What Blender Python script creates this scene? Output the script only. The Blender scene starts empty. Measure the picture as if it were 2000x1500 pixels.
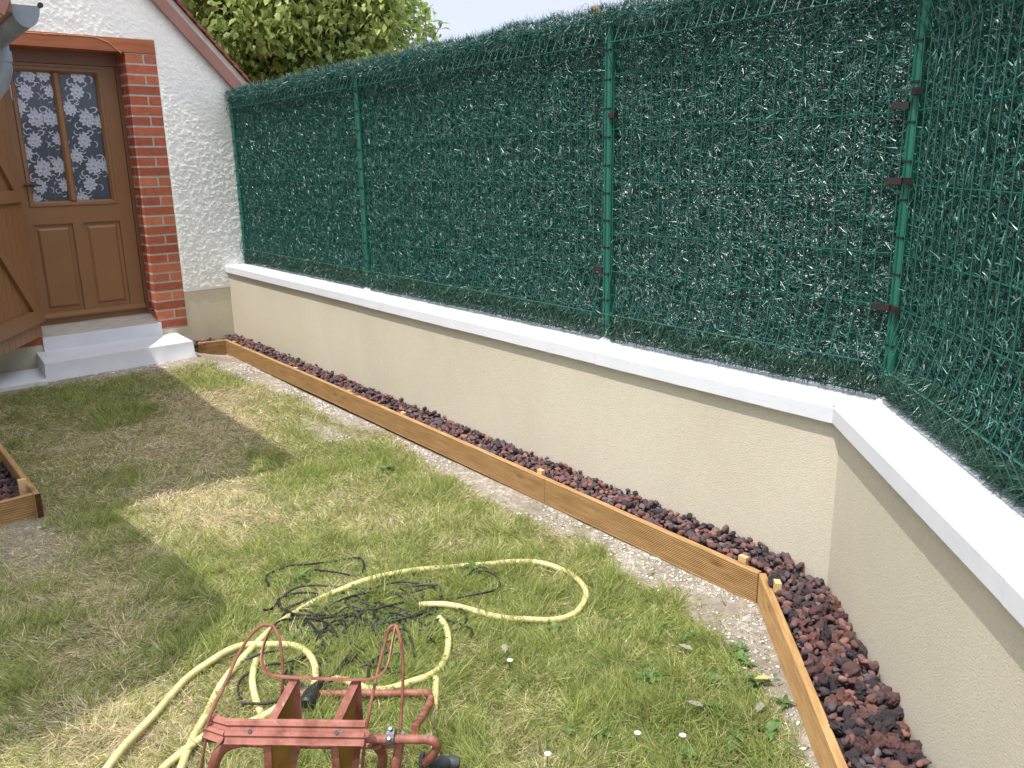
import bpy, math, random
import numpy as np
from mathutils import Vector, Matrix
random.seed(7); RG = np.random.default_rng(11)
scn = bpy.context.scene
COL = scn.collection
# ------------------------------------------------------------ camera
H = 1.63
cd = bpy.data.cameras.new("camera"); cam = bpy.data.objects.new("camera", cd); COL.objects.link(cam)
Rr = Vector((-0.61338514, -0.78957804, -0.01803293)); Uu = Vector((0.19025901, -0.16988632, 0.96692303)); Ff = Vector((0.76652474, -0.58966529, -0.25443008))
M = Matrix((Rr, Uu, -Ff)).transposed().to_4x4(); M.translation = (0, 0, H)
cam.matrix_world = M
cd.sensor_width = 36; cd.sensor_fit = 'HORIZONTAL'; cd.lens = 1637.97 / 2000 * 36
cd.clip_start = .05; cd.clip_end = 2000
scn.camera = cam
# ------------------------------------------------------------ sun + sky
S = Vector((-0.075, 0.405, 0.91)).normalized()
SXZ, SYZ = -S.x / S.z, S.y / S.z
elev = math.asin(S.z)
sd = bpy.data.lights.new("sun", 'SUN'); sd.energy = 3.1; sd.angle = math.radians(.6); sd.color = (1, .95, .86)
so = bpy.data.objects.new("sun", sd); COL.objects.link(so); so.location = (0, 0, 12)
so.rotation_euler = S.to_track_quat('Z', 'Y').to_euler()
w = bpy.data.worlds.new("World"); scn.world = w; w.use_nodes = True
nt = w.node_tree; nt.nodes.clear()
def N(t, k, **kw):
    n = t.nodes.new(k)
    for a, b in kw.items(): setattr(n, a, b)
    return n
wo = N(nt, 'ShaderNodeOutputWorld'); bg = N(nt, 'ShaderNodeBackground'); sky = N(nt, 'ShaderNodeTexSky', sky_type='NISHITA')
sky.sun_disc = False; sky.sun_elevation = elev; sky.sun_rotation = math.atan2(S.x, S.y)
sky.air_density = 1.2; sky.dust_density = 1.5; sky.ozone_density = 1
tc = N(nt, 'ShaderNodeTexCoord'); mp = N(nt, 'ShaderNodeMapping'); mp.inputs['Scale'].default_value = (1.4, 1.4, 3.2)
cn = N(nt, 'ShaderNodeTexNoise'); cn.inputs['Scale'].default_value = 1.7; cn.inputs['Detail'].default_value = 8; cn.inputs['Roughness'].default_value = .55
cr = N(nt, 'ShaderNodeValToRGB'); cr.color_ramp.elements[0].position = .36; cr.color_ramp.elements[0].color = (.72,) * 3 + (1,); cr.color_ramp.elements[1].position = .62; cr.color_ramp.elements[1].color = (1.,) * 3 + (1,)
mx = N(nt, 'ShaderNodeMixRGB'); 
sx_ = N(nt, 'ShaderNodeSeparateXYZ'); zr = N(nt, 'ShaderNodeValToRGB'); zr.color_ramp.elements[0].position = .42; zr.color_ramp.elements[0].color = (3.5, 3.65, 4.45, 1); zr.color_ramp.elements[1].position = .85; zr.color_ramp.elements[1].color = (12.0, 12.2, 12.9, 1)  # sky overhead, above the view, made much brighter as added fill for shade
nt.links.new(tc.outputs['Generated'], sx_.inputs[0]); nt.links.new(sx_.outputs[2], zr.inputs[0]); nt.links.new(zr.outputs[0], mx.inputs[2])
L = nt.links.new
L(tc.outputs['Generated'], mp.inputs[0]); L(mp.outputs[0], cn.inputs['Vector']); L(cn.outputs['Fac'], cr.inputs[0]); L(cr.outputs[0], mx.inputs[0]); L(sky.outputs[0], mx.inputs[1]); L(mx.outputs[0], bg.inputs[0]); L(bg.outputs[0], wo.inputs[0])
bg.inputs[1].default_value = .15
scn.view_settings.view_transform = 'Standard'; scn.view_settings.look = 'None'; scn.view_settings.gamma = 1; scn.view_settings.exposure = 0.66
scn.render.engine = 'CYCLES'; scn.cycles.max_bounces = 6; scn.cycles.diffuse_bounces = 3; scn.cycles.transparent_max_bounces = 6
# ------------------------------------------------------------ helpers
def tag(o, label=None, cat=None, group=None, kind=None):
    if label: o['label'] = label
    if cat: o['category'] = cat
    if group: o['group'] = group
    if kind: o['kind'] = kind
    return o
def empty(name, loc, label=None, cat=None, group=None, rz=0):
    o = bpy.data.objects.new(name, None); COL.objects.link(o); o.location = loc; o.rotation_euler = (0, 0, rz); o.empty_display_size = .1
    return tag(o, label, cat, group)
def mat(name, col=(.5, .5, .5), rough=.6, spec=.5, metal=0.):
    m = bpy.data.materials.new(name); m.use_nodes = True
    b = m.node_tree.nodes['Principled BSDF']; b.inputs['Base Color'].default_value = (*col, 1); b.inputs['Roughness'].default_value = rough
    b.inputs['Specular IOR Level'].default_value = spec; b.inputs['Metallic'].default_value = metal
    return m
def ramp(t, fac, stops, interp='LINEAR'):
    r = N(t, 'ShaderNodeValToRGB'); r.color_ramp.interpolation = interp
    el = r.color_ramp.elements
    while len(el) < len(stops): el.new(.5)
    for e, (p, c) in zip(el, stops): e.position = p; e.color = (*c, 1)
    t.links.new(fac, r.inputs[0]); return r
def noise(t, vec, scale, detail=4, rough=.5, sc=None):
    n = N(t, 'ShaderNodeTexNoise'); n.inputs['Scale'].default_value = scale; n.inputs['Detail'].default_value = detail; n.inputs['Roughness'].default_value = rough
    if sc:
        m = N(t, 'ShaderNodeMapping'); m.inputs['Scale'].default_value = sc; t.links.new(vec, m.inputs[0]); vec = m.outputs[0]
    t.links.new(vec, n.inputs['Vector']); return n.outputs['Fac']
def bump(t, h, strength=.5, dist=.01, prev=None):
    b = N(t, 'ShaderNodeBump'); b.inputs['Strength'].default_value = strength; b.inputs['Distance'].default_value = dist
    t.links.new(h, b.inputs['Height'])
    if prev: t.links.new(prev, b.inputs['Normal'])
    return b.outputs[0]
def bs(m): return m.node_tree.nodes['Principled BSDF']
def noisy(name, c1, c2, scale=6, rough=.6, bscale=None, bstr=.3, bdist=.004, spec=.4, sc=None, metal=0, detail=5, lo=.35, hi=.65):
    m = mat(name, c1, rough, spec, metal); t = m.node_tree; tcn = N(t, 'ShaderNodeTexCoord').outputs['Object']
    r = ramp(t, noise(t, tcn, scale, detail, .6, sc), [(lo, c1), (hi, c2)]); t.links.new(r.outputs[0], bs(m).inputs['Base Color'])
    if bscale: t.links.new(bump(t, noise(t, tcn, bscale, 4, .6, sc), bstr, bdist), bs(m).inputs['Normal'])
    return m
def attrmat(name, rough=.5, spec=.4, trans=0., tint=None):
    m = mat(name, (.5, .5, .5), rough, spec); t = m.node_tree
    a = N(t, 'ShaderNodeAttribute'); a.attribute_name = 'tint'
    t.links.new(a.outputs['Color'], bs(m).inputs['Base Color'])
    if trans:
        tr = N(t, 'ShaderNodeBsdfTranslucent'); ms = N(t, 'ShaderNodeMixShader'); ms.inputs[0].default_value = trans
        t.links.new(a.outputs['Color'], tr.inputs['Color']); out = t.nodes['Material Output']
        t.links.new(bs(m).outputs[0], ms.inputs[1]); t.links.new(tr.outputs[0], ms.inputs[2]); t.links.new(ms.outputs[0], out.inputs[0])
    return m
class MB:
    def __init__(s): s.v = []; s.f = []; s.mi = []; s.c = []
    def add(s, vs, fs, mi=0, c=None):
        o = len(s.v); s.v += [tuple(map(float, v)) for v in vs]; s.f += [tuple(i + o for i in f) for f in fs]; s.mi += [mi] * len(fs); s.c += [c] * len(fs); return s
    def box(s, x0, x1, y0, y1, z0, z1, mi=0, c=None, T=None):
        vs = [(x, y, z) for x in (x0, x1) for y in (y0, y1) for z in (z0, z1)]
        if T: vs = [T(v) for v in vs]
        return s.add(vs, [(0, 1, 3, 2), (4, 6, 7, 5), (0, 4, 5, 1), (2, 3, 7, 6), (0, 2, 6, 4), (1, 5, 7, 3)], mi, c)
    def prism(s, pts, a, b, axis=2, mi=0, c=None, T=None):
        n = len(pts); vs = []
        for h in (a, b):
            for p in pts:
                q = list(p); q.insert(axis, h); vs.append(tuple(q))
        if T: vs = [T(v) for v in vs]
        return s.add(vs, [tuple(range(n))[::-1], tuple(range(n, 2 * n))] + [(i, (i + 1) % n, (i + 1) % n + n, i + n) for i in range(n)], mi, c)
    def tube(s, pts, r, k=8, caps=True, mi=0, c=None, flat=None, sq=None):
        P = [Vector(p) for p in pts]; n = len(P); vs = []; nrm = None
        for i in range(n):
            t = ((P[min(i + 1, n - 1)] - P[max(i - 1, 0)])).normalized()
            if nrm is None:
                a = Vector((0, 0, 1)) if abs(t.z) < .9 else Vector((1, 0, 0))
                nrm = (a - t * a.dot(t)).normalized()
            else: nrm = (nrm - t * nrm.dot(t)).normalized()
            b = t.cross(nrm); ri = r[i] if hasattr(r, '__len__') else r
            for j in range(k):
                an = 2 * math.pi * (j + .5 * (k == 4)) / k; ca, sa = math.cos(an), math.sin(an)
                if flat: ca *= flat
                vs.append(P[i] + nrm * ca * ri + b * sa * ri)
        fs = [(i * k + j, i * k + (j + 1) % k, (i + 1) * k + (j + 1) % k, (i + 1) * k + j) for i in range(n - 1) for j in range(k)]
        if caps: fs += [tuple(range(k))[::-1], tuple(range((n - 1) * k, n * k))]
        return s.add(vs, fs, mi, c)
    def build(s, name, m, parent=None, smooth=False, local=False):
        me = bpy.data.meshes.new(name)
        vs = s.v
        if parent is not None and not local:
            l = parent.location
            if parent.parent: l = l + parent.parent.location
            vs = [(a - l[0], b - l[1], c - l[2]) for a, b, c in vs]
        me.from_pydata(vs, [], s.f)
        for q in (m if isinstance(m, (list, tuple)) else [m]): me.materials.append(q)
        me.polygons.foreach_set('material_index', s.mi)
        if any(c is not None for c in s.c):
            at = me.color_attributes.new('tint', 'FLOAT_COLOR', 'CORNER'); arr = []
            for f, c in zip(s.f, s.c): arr += list(((c or (.5, .5, .5)) + (1,)) * len(f))
            at.data.foreach_set('color', arr)
        import bmesh
        bm = bmesh.new(); bm.from_mesh(me); bmesh.ops.recalc_face_normals(bm, faces=bm.faces); bm.to_mesh(me); bm.free()
        if smooth:
            me.polygons.foreach_set('use_smooth', [True] * len(me.polygons))
            try: me.set_sharp_from_angle(angle=math.radians(40))
            except Exception: pass
        o = bpy.data.objects.new(name, me); COL.objects.link(o)
        if parent is not None: o.parent = parent
        return o
def bulk(name, V, F, m, C=None, parent=None, smooth=False):
    """numpy mesh: V (n,3), F (m,k) same arity, C (n,3) point colours"""
    me = bpy.data.meshes.new(name); n, k = F.shape
    me.vertices.add(len(V)); me.vertices.foreach_set('co', V.astype(np.float32).ravel())
    me.loops.add(n * k); me.loops.foreach_set('vertex_index', F.astype(np.int32).ravel())
    me.polygons.add(n); me.polygons.foreach_set('loop_start', np.arange(0, n * k, k, dtype=np.int32)); me.polygons.foreach_set('loop_total', np.full(n, k, np.int32))
    if smooth: me.polygons.foreach_set('use_smooth', np.ones(n, bool))
    me.update(calc_edges=True)
    if C is not None:
        at = me.color_attributes.new('tint', 'FLOAT_COLOR', 'POINT'); at.data.foreach_set('color', np.concatenate([C, np.ones((len(C), 1))], 1).astype(np.float32).ravel())
    me.materials.append(m)
    o = bpy.data.objects.new(name, me); COL.objects.link(o)
    if parent is not None: o.parent = parent
    return o
def vnoise(x, y, s, seed=0):
    """smooth value noise 0..1"""
    r = np.random.default_rng(seed).random((64, 64)); X = x / s + 1000.3 + seed * 3.1; Y = y / s + 1000.7
    i = np.floor(X).astype(int); j = np.floor(Y).astype(int); a = X - i; b = Y - j; a = a * a * (3 - 2 * a); b = b * b * (3 - 2 * b)
    g = lambda p, q: r[p % 64, q % 64]
    return (g(i, j) * (1 - a) + g(i + 1, j) * a) * (1 - b) + (g(i, j + 1) * (1 - a) + g(i + 1, j + 1) * a) * b
def fbm(x, y, s, seed=0): return .5 * vnoise(x, y, s, seed) + .3 * vnoise(x, y, s / 2.1, seed + 1) + .2 * vnoise(x, y, s / 4.3, seed + 2)
def sstep(a, b, x): t = np.clip((x - a) / (b - a), 0, 1); return t * t * (3 - 2 * t)
def gz(x, y):
    x = np.asarray(x, float); y = np.asarray(y, float)
    side = sstep(-2.45, -2.05, y)
    return (.02 + .08 * side) * sstep(5.6, 7.0, x) + .012 * (fbm(x, y, .35, 3) - .5)
def ptsdist(x, y, pts):
    d = np.full(np.shape(x), 9.)
    for px, py, r in pts: d = np.minimum(d, np.hypot(x - px, y - py) / r)
    return d
EX = np.array([-.734, .679]); N2 = np.array([.679, .734])
def bare(x, y):
    """1 where the soil is bare: along the boards, by the steps and the raised bed"""
    x = np.asarray(x, float); y = np.asarray(y, float)
    w = .085 + .20 * np.exp(-((x - 1.75) / .55) ** 2) + .05 * np.exp(-((x - 3.3) / .5) ** 2) + .22 * sstep(5.7, 6.6, x) + .16 * (fbm(x, y, .35, 21) - .5) * 2 + .10 * (fbm(x, y, .09, 22) - .5)
    b1 = 1 - sstep(-.03, .07, (y + 2.47) - w)
    d2 = x * N2[0] + y * N2[1] + .645
    b2 = 1 - sstep(-.02, .06, d2 - (.10 * sstep(1.15, 1.6, x) + .02))
    b3 = sstep(6.72, 6.92, x + .12 * (fbm(x, y, .3, 31) - .5)) * .9
    b4 = (1 - sstep(.10, .3, np.hypot((x - 4.1) / 1.6, (y + .36) / .9) - .05 + .15 * (fbm(x, y, .3, 32) - .5))) * .6
    b5 = .9 * np.exp(-(((x - 4.75) / .3) ** 2 + ((y + 2.15) / .12) ** 2))
    return np.clip(np.maximum.reduce([b1, b2, b3, b4, b5]), 0, 1)
# ------------------------------------------------------------ materials
M_stucco = mat('rough cream stucco', (.74, .73, .68), .85, .2); t = M_stucco.node_tree; oc = N(t, 'ShaderNodeTexCoord').outputs['Object']
h1 = noise(t, oc, 110, 6, .62, (1, 1, 1.4)); v1 = N(t, 'ShaderNodeTexVoronoi'); v1.feature = 'SMOOTH_F1'; v1.inputs['Scale'].default_value = 60; v1.inputs['Smoothness'].default_value = .6; t.links.new(oc, v1.inputs['Vector'])
ma = N(t, 'ShaderNodeMath', operation='MULTIPLY_ADD'); ma.inputs[1].default_value = -.25; t.links.new(v1.outputs['Distance'], ma.inputs[0]); t.links.new(h1, ma.inputs[2])
t.links.new(bump(t, ma.outputs[0], .7, .006), bs(M_stucco).inputs['Normal'])
rr = ramp(t, noise(t, oc, 3, 4), [(.3, (.80, .79, .74)), (.7, (.86, .85, .80))]); t.links.new(rr.outputs[0], bs(M_stucco).inputs['Base Color'])
def render_mat(name, c1, c2, sc=170, st=.8, d=.004):
    m = mat(name, c1, .9, .15); t = m.node_tree; oc = N(t, 'ShaderNodeTexCoord').outputs['Object']
    r = ramp(t, noise(t, oc, 1.3, 7, .62, (1, 1, .6)), [(.28, tuple(q * .93 for q in c1)), (.45, c1), (.7, c2)]); 
    r2 = ramp(t, noise(t, oc, 90, 3, .6), [(.35, (.93, .93, .93)), (.65, (1.03, 1.03, 1.03))]); mm = N(t, 'ShaderNodeMixRGB', blend_type='MULTIPLY'); mm.inputs[0].default_value = .8
    t.links.new(r.outputs[0], mm.inputs[1]); t.links.new(r2.outputs[0], mm.inputs[2]); t.links.new(mm.outputs[0], bs(m).inputs['Base Color'])
    t.links.new(bump(t, noise(t, oc, sc, 3, .6), st, d), bs(m).inputs['Normal']); return m
M_render = render_mat('beige wall render', (.565, .52, .415), (.605, .56, .455), 190, .8, .0032)
M_plinth = render_mat('beige plinth render', (.56, .51, .38), (.62, .57, .44), 120, .6)
M_white = noisy('white masonry paint', (.63, .65, .70), (.68, .70, .745), 5, .55, 45, .3, .003, .3)
M_sill = noisy('worn cement sill', (.36, .32, .27), (.50, .46, .41), 9, .85, 60, .4, .003, .2, (1, 6, 6))
M_mortar = noisy('grey mortar', (.40, .36, .30), (.52, .47, .40), 30, .9, 150, .6, .003, .1)
M_brick = attrmat('red brick', .75, .3); t = M_brick.node_tree; oc = N(t, 'ShaderNodeTexCoord').outputs['Object']
a_ = [n for n in t.nodes if n.type == 'ATTRIBUTE'][0]; mm = N(t, 'ShaderNodeMixRGB', blend_type='MULTIPLY'); mm.inputs[0].default_value = .8
rr = ramp(t, noise(t, oc, 22, 5, .65), [(.3, (.6, .6, .62)), (.7, (1.15, 1.1, 1.1))]); t.links.new(a_.outputs['Color'], mm.inputs[1]); t.links.new(rr.outputs[0], mm.inputs[2]); t.links.new(mm.outputs[0], bs(M_brick).inputs['Base Color'])
t.links.new(bump(t, noise(t, oc, 90, 4, .6), .5, .004), bs(M_brick).inputs['Normal'])
M_doorpaint = noisy('brown door paint', (.225, .112, .048), (.255, .128, .057), 2, .42, 240, .08, .001, .45)
M_doordark = noisy('darker brown frame paint', (.16, .074, .036), (.185, .085, .04), 2, .45, 200, .08, .001, .45)
M_lintel = noisy('red brown beam stain', (.30, .085, .028), (.40, .13, .045), 3, .5, 30, .25, .003, .4, (1.2, 14, 14))
M_barge = noisy('pink brown bargeboard paint', (.255, .125, .10), (.28, .14, .115), 3, .5, 60, .1, .001, .4)
M_tile = noisy('red roof tile', (.15, .045, .035), (.26, .085, .06), 14, .7, 60, .4, .004, .3)
M_cement = noisy('grey cement', (.42, .38, .33), (.52, .48, .42), 10, .9, 60, .5, .005, .1)
M_glass = mat('window glass', (.02, .025, .03), .04, .5); bs(M_glass).inputs['Transmission Weight'].default_value = 0
t = M_glass.node_tree; tr = N(t, 'ShaderNodeBsdfTransparent'); gl = N(t, 'ShaderNodeBsdfGlossy'); gl.inputs['Roughness'].default_value = .03; fr = N(t, 'ShaderNodeFresnel'); fr.inputs[0].default_value = 1.25; ms = N(t, 'ShaderNodeMixShader')
t.links.new(fr.outputs[0], ms.inputs[0]); t.links.new(tr.outputs[0], ms.inputs[1]); t.links.new(gl.outputs[0], ms.inputs[2]); t.links.new(ms.outputs[0], t.nodes['Material Output'].inputs[0])
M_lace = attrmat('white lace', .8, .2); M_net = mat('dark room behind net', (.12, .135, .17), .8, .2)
M_iron = noisy('black iron', (.012, .011, .011), (.02, .018, .018), 30, .5, 100, .2, .001, .4)
M_zinc = noisy('grey zinc', (.20, .23, .27), (.29, .325, .37), 5, .42, 12, .08, .004, .5, None, .35)
M_green = noisy('green powder coat', (.014, .112, .080), (.018, .13, .095), 8, .38, 120, .05, .001, .5)
M_wire = mat('green coated wire', (.008, .088, .064), .35, .5)
M_black = noisy('black rubber', (.010, .010, .011), (.022, .022, .024), 60, .5, 150, .3, .001, .4)
M_clip = noisy('dark clip plastic', (.018, .012, .013), (.035, .022, .022), 60, .55, 120, .2, .001, .4)
M_hedge = attrmat('artificial hedge strands', .34, .6, .12)
M_hose = noisy('yellow hose', (.44, .38, .17), (.66, .58, .28), 14, .5, 60, .12, .001, .45)
M_rust = noisy('worn red metal paint', (.18, .055, .036), (.31, .12, .09), 22, .6, 110, .5, .002, .4, None, 0, 10, .38, .58)
t = M_rust.node_tree; oc = N(t, 'ShaderNodeTexCoord').outputs['Object']; sc1 = ramp(t, noise(t, oc, 70, 6, .7), [(.60, (0, 0, 0)), (.68, (1, 1, 1))]); sc2 = ramp(t, noise(t, oc, 9, 5, .6), [(.45, (0, 0, 0)), (.6, (.85, .85, .85))]); mm_ = N(t, 'ShaderNodeMath', operation='MULTIPLY'); t.links.new(sc1.outputs[0], mm_.inputs[0]); t.links.new(sc2.outputs[0], mm_.inputs[1])
src = bs(M_rust).inputs['Base Color'].links[0].from_socket; mz = N(t, 'ShaderNodeMixRGB'); mz.inputs[2].default_value = (.42, .27, .23, 1); t.links.new(mm_.outputs[0], mz.inputs[0]); t.links.new(src, mz.inputs[1]); t.links.new(mz.outputs[0], bs(M_rust).inputs['Base Color'])
M_rustrod = noisy('rusty rod', (.15, .05, .03), (.25, .10, .07), 40, .6, 120, .4, .001, .4)
M_ochre = noisy('ochre inner plate', (.20, .10, .025), (.30, .16, .04), 12, .6, 60, .2, .001, .3)
M_grip = noisy('grey clamp rubber', (.02, .022, .025), (.06, .065, .07), 30, .5, 70, .4, .002, .4)
M_clamp = noisy('grey clamp metal', (.09, .10, .11), (.2, .21, .22), 40, .45, 90, .2, .001, .5, None, .4)
M_grass = attrmat('grass blades', .55, .3, .48)
M_leaf = attrmat('tree leaves', .42, .4, .42)
M_weed = attrmat('weed leaves', .5, .35, .3)
M_bark = noisy('bark', (.10, .075, .05), (.17, .13, .09), 20, .9, 40, .8, .01, .1)
M_stone = attrmat('chalk chips', .85, .2)
M_petal = mat('white petals', (.8, .8, .8), .6, .2); M_yolk = mat('yellow flower centre', (.7, .45, .02), .7, .2)
def wood(name, c1, c2, c3):
    m = mat(name, c1, .62, .3); t = m.node_tree; oc = N(t, 'ShaderNodeTexCoord').outputs['Object']
    g = noise(t, oc, 5, 6, .65, (1.2, 14, 14)); r = ramp(t, g, [(.3, c1), (.55, c2), (.75, c3)])
    v = N(t, 'ShaderNodeTexVoronoi'); v.inputs['Scale'].default_value = 1; mpn = N(t, 'ShaderNodeMapping'); mpn.inputs['Scale'].default_value = (3.2, 9, 9); t.links.new(oc, mpn.inputs[0]); t.links.new(mpn.outputs[0], v.inputs['Vector'])
    kr = ramp(t, v.outputs['Distance'], [(.0, (.35, .25, .2)), (.10, (.55, .45, .4)), (.17, (1, 1, 1))]); mm = N(t, 'ShaderNodeMixRGB', blend_type='MULTIPLY'); mm.inputs[0].default_value = .9
    t.links.new(r.outputs[0], mm.inputs[1]); t.links.new(kr.outputs[0], mm.inputs[2]); t.links.new(mm.outputs[0], bs(m).inputs['Base Color'])
    t.links.new(bump(t, g, .08, .002), bs(m).inputs['Normal']); return m
M_wood = wood('treated pine', (.26, .145, .056), (.39, .235, .098), (.49, .32, .155))
M_woodpale = wood('pale pine stake', (.50, .33, .15), (.60, .42, .21), (.66, .48, .26))
M_woodend = noisy('dark end grain', (.05, .018, .01), (.10, .04, .02), 60, .8, 100, .3, .002, .2)
LAVA = [(0, (.048, .039, .046)), (.26, (.078, .060, .068)), (.38, (.115, .062, .064)), (.6, (.150, .078, .074)), (.80, (.20, .092, .078)), (.93, (.225, .12, .10)), (1, (.12, .10, .108))]
MLV = []
for dark_ in (True, False):
    M_lava = mat('lava rock', (.1, .05, .05), .85, .25); t = M_lava.node_tree; oi = N(t, 'ShaderNodeObjectInfo'); oc = N(t, 'ShaderNodeTexCoord').outputs['Object']
    rr = ramp(t, oi.outputs['Random'], LAVA[:1] + [(1, LAVA[1][1])] if dark_ else [(0, LAVA[2][1]), (.5, LAVA[3][1]), (.85, LAVA[4][1]), (1, LAVA[5][1])]); r2 = ramp(t, noise(t, oc, 60, 4, .6), [(.3, (.6, .6, .6)), (.7, (1.3, 1.3, 1.3))]); mm = N(t, 'ShaderNodeMixRGB', blend_type='MULTIPLY'); mm.inputs[0].default_value = .8
    t.links.new(rr.outputs[0], mm.inputs[1]); t.links.new(r2.outputs[0], mm.inputs[2]); t.links.new(mm.outputs[0], bs(M_lava).inputs['Base Color']); t.links.new(bump(t, noise(t, oc, 130, 3, .7), .9, .004), bs(M_lava).inputs['Normal'])
    MLV.append(M_lava)
M_lava2 = attrmat('lava rock far', .85, .25); t = M_lava2.node_tree; oc = N(t, 'ShaderNodeTexCoord').outputs['Object']; t.links.new(bump(t, noise(t, oc, 130, 3, .7), .9, .004), bs(M_lava2).inputs['Normal'])
# ------------------------------------------------------------ ground
gx = np.unique(np.concatenate([[-400, -120, -40, -12, -4], np.arange(-1, 8.2, .035), [9, 12, 20, 40, 120, 400]])); gy = np.unique(np.concatenate([[-400, -120, -40, -12, -6, -4], np.arange(-3, 1.2, .035), [2, 4, 12, 40, 120, 400]]))
GX, GY = np.meshgrid(gx, gy, indexing='ij'); inn = (GX > -1) & (GX < 8.2) & (GY > -2.9) & (GY < 1.2)
B = bare(GX, GY) * inn; GZ = gz(GX, GY) * inn + B * .006 * fbm(GX, GY, .06, 40)
V = np.stack([GX, GY, GZ], -1).reshape(-1, 3); a, b = len(gx), len(gy); I = np.arange(a * b).reshape(a, b)
F = np.stack([I[:-1, :-1], I[1:, :-1], I[1:, 1:], I[:-1, 1:]], -1).reshape(-1, 4)
beyond = (GY < -2.75).astype(float)
Cg = np.stack([B, beyond, inn * 1.], -1).reshape(-1, 3)
M_ground = mat('lawn soil', (.2, .15, .1), .95, .1); t = M_ground.node_tree; oc = N(t, 'ShaderNodeTexCoord').outputs['Object']
at = N(t, 'ShaderNodeAttribute'); at.attribute_name = 'tint'; sp = N(t, 'ShaderNodeSeparateColor'); t.links.new(at.outputs['Color'], sp.inputs[0])
soil = ramp(t, noise(t, oc, 14, 6, .65), [(.3, (.12, .10, .06)), (.5, (.24, .195, .125)), (.7, (.38, .32, .21))])
ln_ = noise(t, oc, 3.2, 5, .6)
chalk = ramp(t, noise(t, oc, 26, 8, .7), [(.3, (.22, .185, .15)), (.5, (.36, .31, .265)), (.66, (.62, .58, .53)), (.8, (.78, .76, .73))])
dirt = ramp(t, noise(t, oc, 30, 8, .7), [(.3, (.20, .165, .13)), (.6, (.33, .28, .235)), (.8, (.45, .40, .35))]); dm = N(t, 'ShaderNodeMixRGB'); dr_ = ramp(t, ln_, [(.40, (0, 0, 0)), (.58, (1, 1, 1))]); t.links.new(dr_.outputs[0], dm.inputs[0]); t.links.new(dirt.outputs[0], dm.inputs[1]); t.links.new(chalk.outputs[0], dm.inputs[2])
m1 = N(t, 'ShaderNodeMixRGB'); t.links.new(sp.outputs[0], m1.inputs[0]); t.links.new(soil.outputs[0], m1.inputs[1]); t.links.new(dm.outputs[0], m1.inputs[2])
m2 = N(t, 'ShaderNodeMixRGB'); t.links.new(sp.outputs[1], m2.inputs[0]); t.links.new(m1.outputs[0], m2.inputs[1]); m2.inputs[2].default_value = (.44, .43, .40, 1)
t.links.new(m2.outputs[0], bs(M_ground).inputs['Base Color']); t.links.new(bump(t, noise(t, oc, 60, 8, .75), .9, .012), bs(M_ground).inputs['Normal'])
tag(bulk('ground', V, F, M_ground, Cg, smooth=True), kind='structure')
# ------------------------------------------------------------ garden wall with coping
LX = 7.62
def bend(yoff, c):   # intersection of y=yoff and N2.p=c
    return ((c - N2[1] * yoff) / N2[0], yoff)
def along2(pt, d): return (pt[0] + EX[0] * d, pt[1] + EX[1] * d)
END2 = 2.5
fw = bend(-2.628, -.894); bw = bend(-2.92, -.894 - .292)
gw = empty('garden_wall', (4.5, -2.78, 0), 'low beige rendered garden wall with white coping carrying the green fence', 'wall')
mb = MB(); mb.prism([(LX, -2.628), fw, bw, (LX, -2.92)], -.2, .723)
mb.prism([fw, along2(fw, END2), along2(bw, END2), bw], -.2, .7235)
mb.build('rendered_wall', M_render, gw)
fc = bend(-2.600, -.861); bc = bend(-2.95, -.861 - .35)
def coping(mbx, pl, zt, th=.064, seg=.04):
    (f0, f1, b0, b1) = pl; f0, f1, b0, b1 = map(np.array, (f0, f1, b0, b1)); n = max(2, int(np.linalg.norm(f1 - f0) / seg)); nn = (f0 - b0) / np.linalg.norm(f0 - b0)
    vs = []; 
    for i in range(n + 1):
        k = i / n; f = f0 + (f1 - f0) * k; b_ = b0 + (b1 - b0) * k; j = (random.random() - .5); j2 = random.random() - .5
        prof = [(b_, zt - th), (b_, zt), (f - nn * .006, zt + .0005 * j), (f, zt - .005), (f, zt - th + .004), (f - nn * .004, zt - th + .006 * j2)]
        vs += [(p[0], p[1], z) for p, z in prof]
    K = 6; fs = [(i * K + q, i * K + (q + 1) % K, (i + 1) * K + (q + 1) % K, (i + 1) * K + q) for i in range(n) for q in range(K)]
    fs += [tuple(range(K)), tuple(range(n * K, n * K + K))[::-1]]; mbx.add(vs, fs)
cuts = [7.60, 6.05, 4.98, 3.9, 2.75]
for i, x0 in enumerate(cuts):
    x1 = cuts[i + 1] if i + 1 < len(cuts) else None
    c = MB()
    f1 = (x1 + .001, -2.6) if x1 else fc; b1 = (x1 + .001, -2.95) if x1 else bc
    coping(c, ((x0, -2.600), f1, (x0, -2.95), b1), .787 + (.0015 if i % 2 else 0)); c.build('coping_slab', M_white, gw)
c = MB(); coping(c, (fc, along2(fc, 1.25), bc, along2(bc, 1.25)), .7895); c.build('coping_slab', M_white, gw)
c = MB(); coping(c, (along2(fc, 1.251), along2(fc, END2), along2(bc, 1.251), along2(bc, END2)), .788); c.build('coping_slab', M_white, gw)
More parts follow.
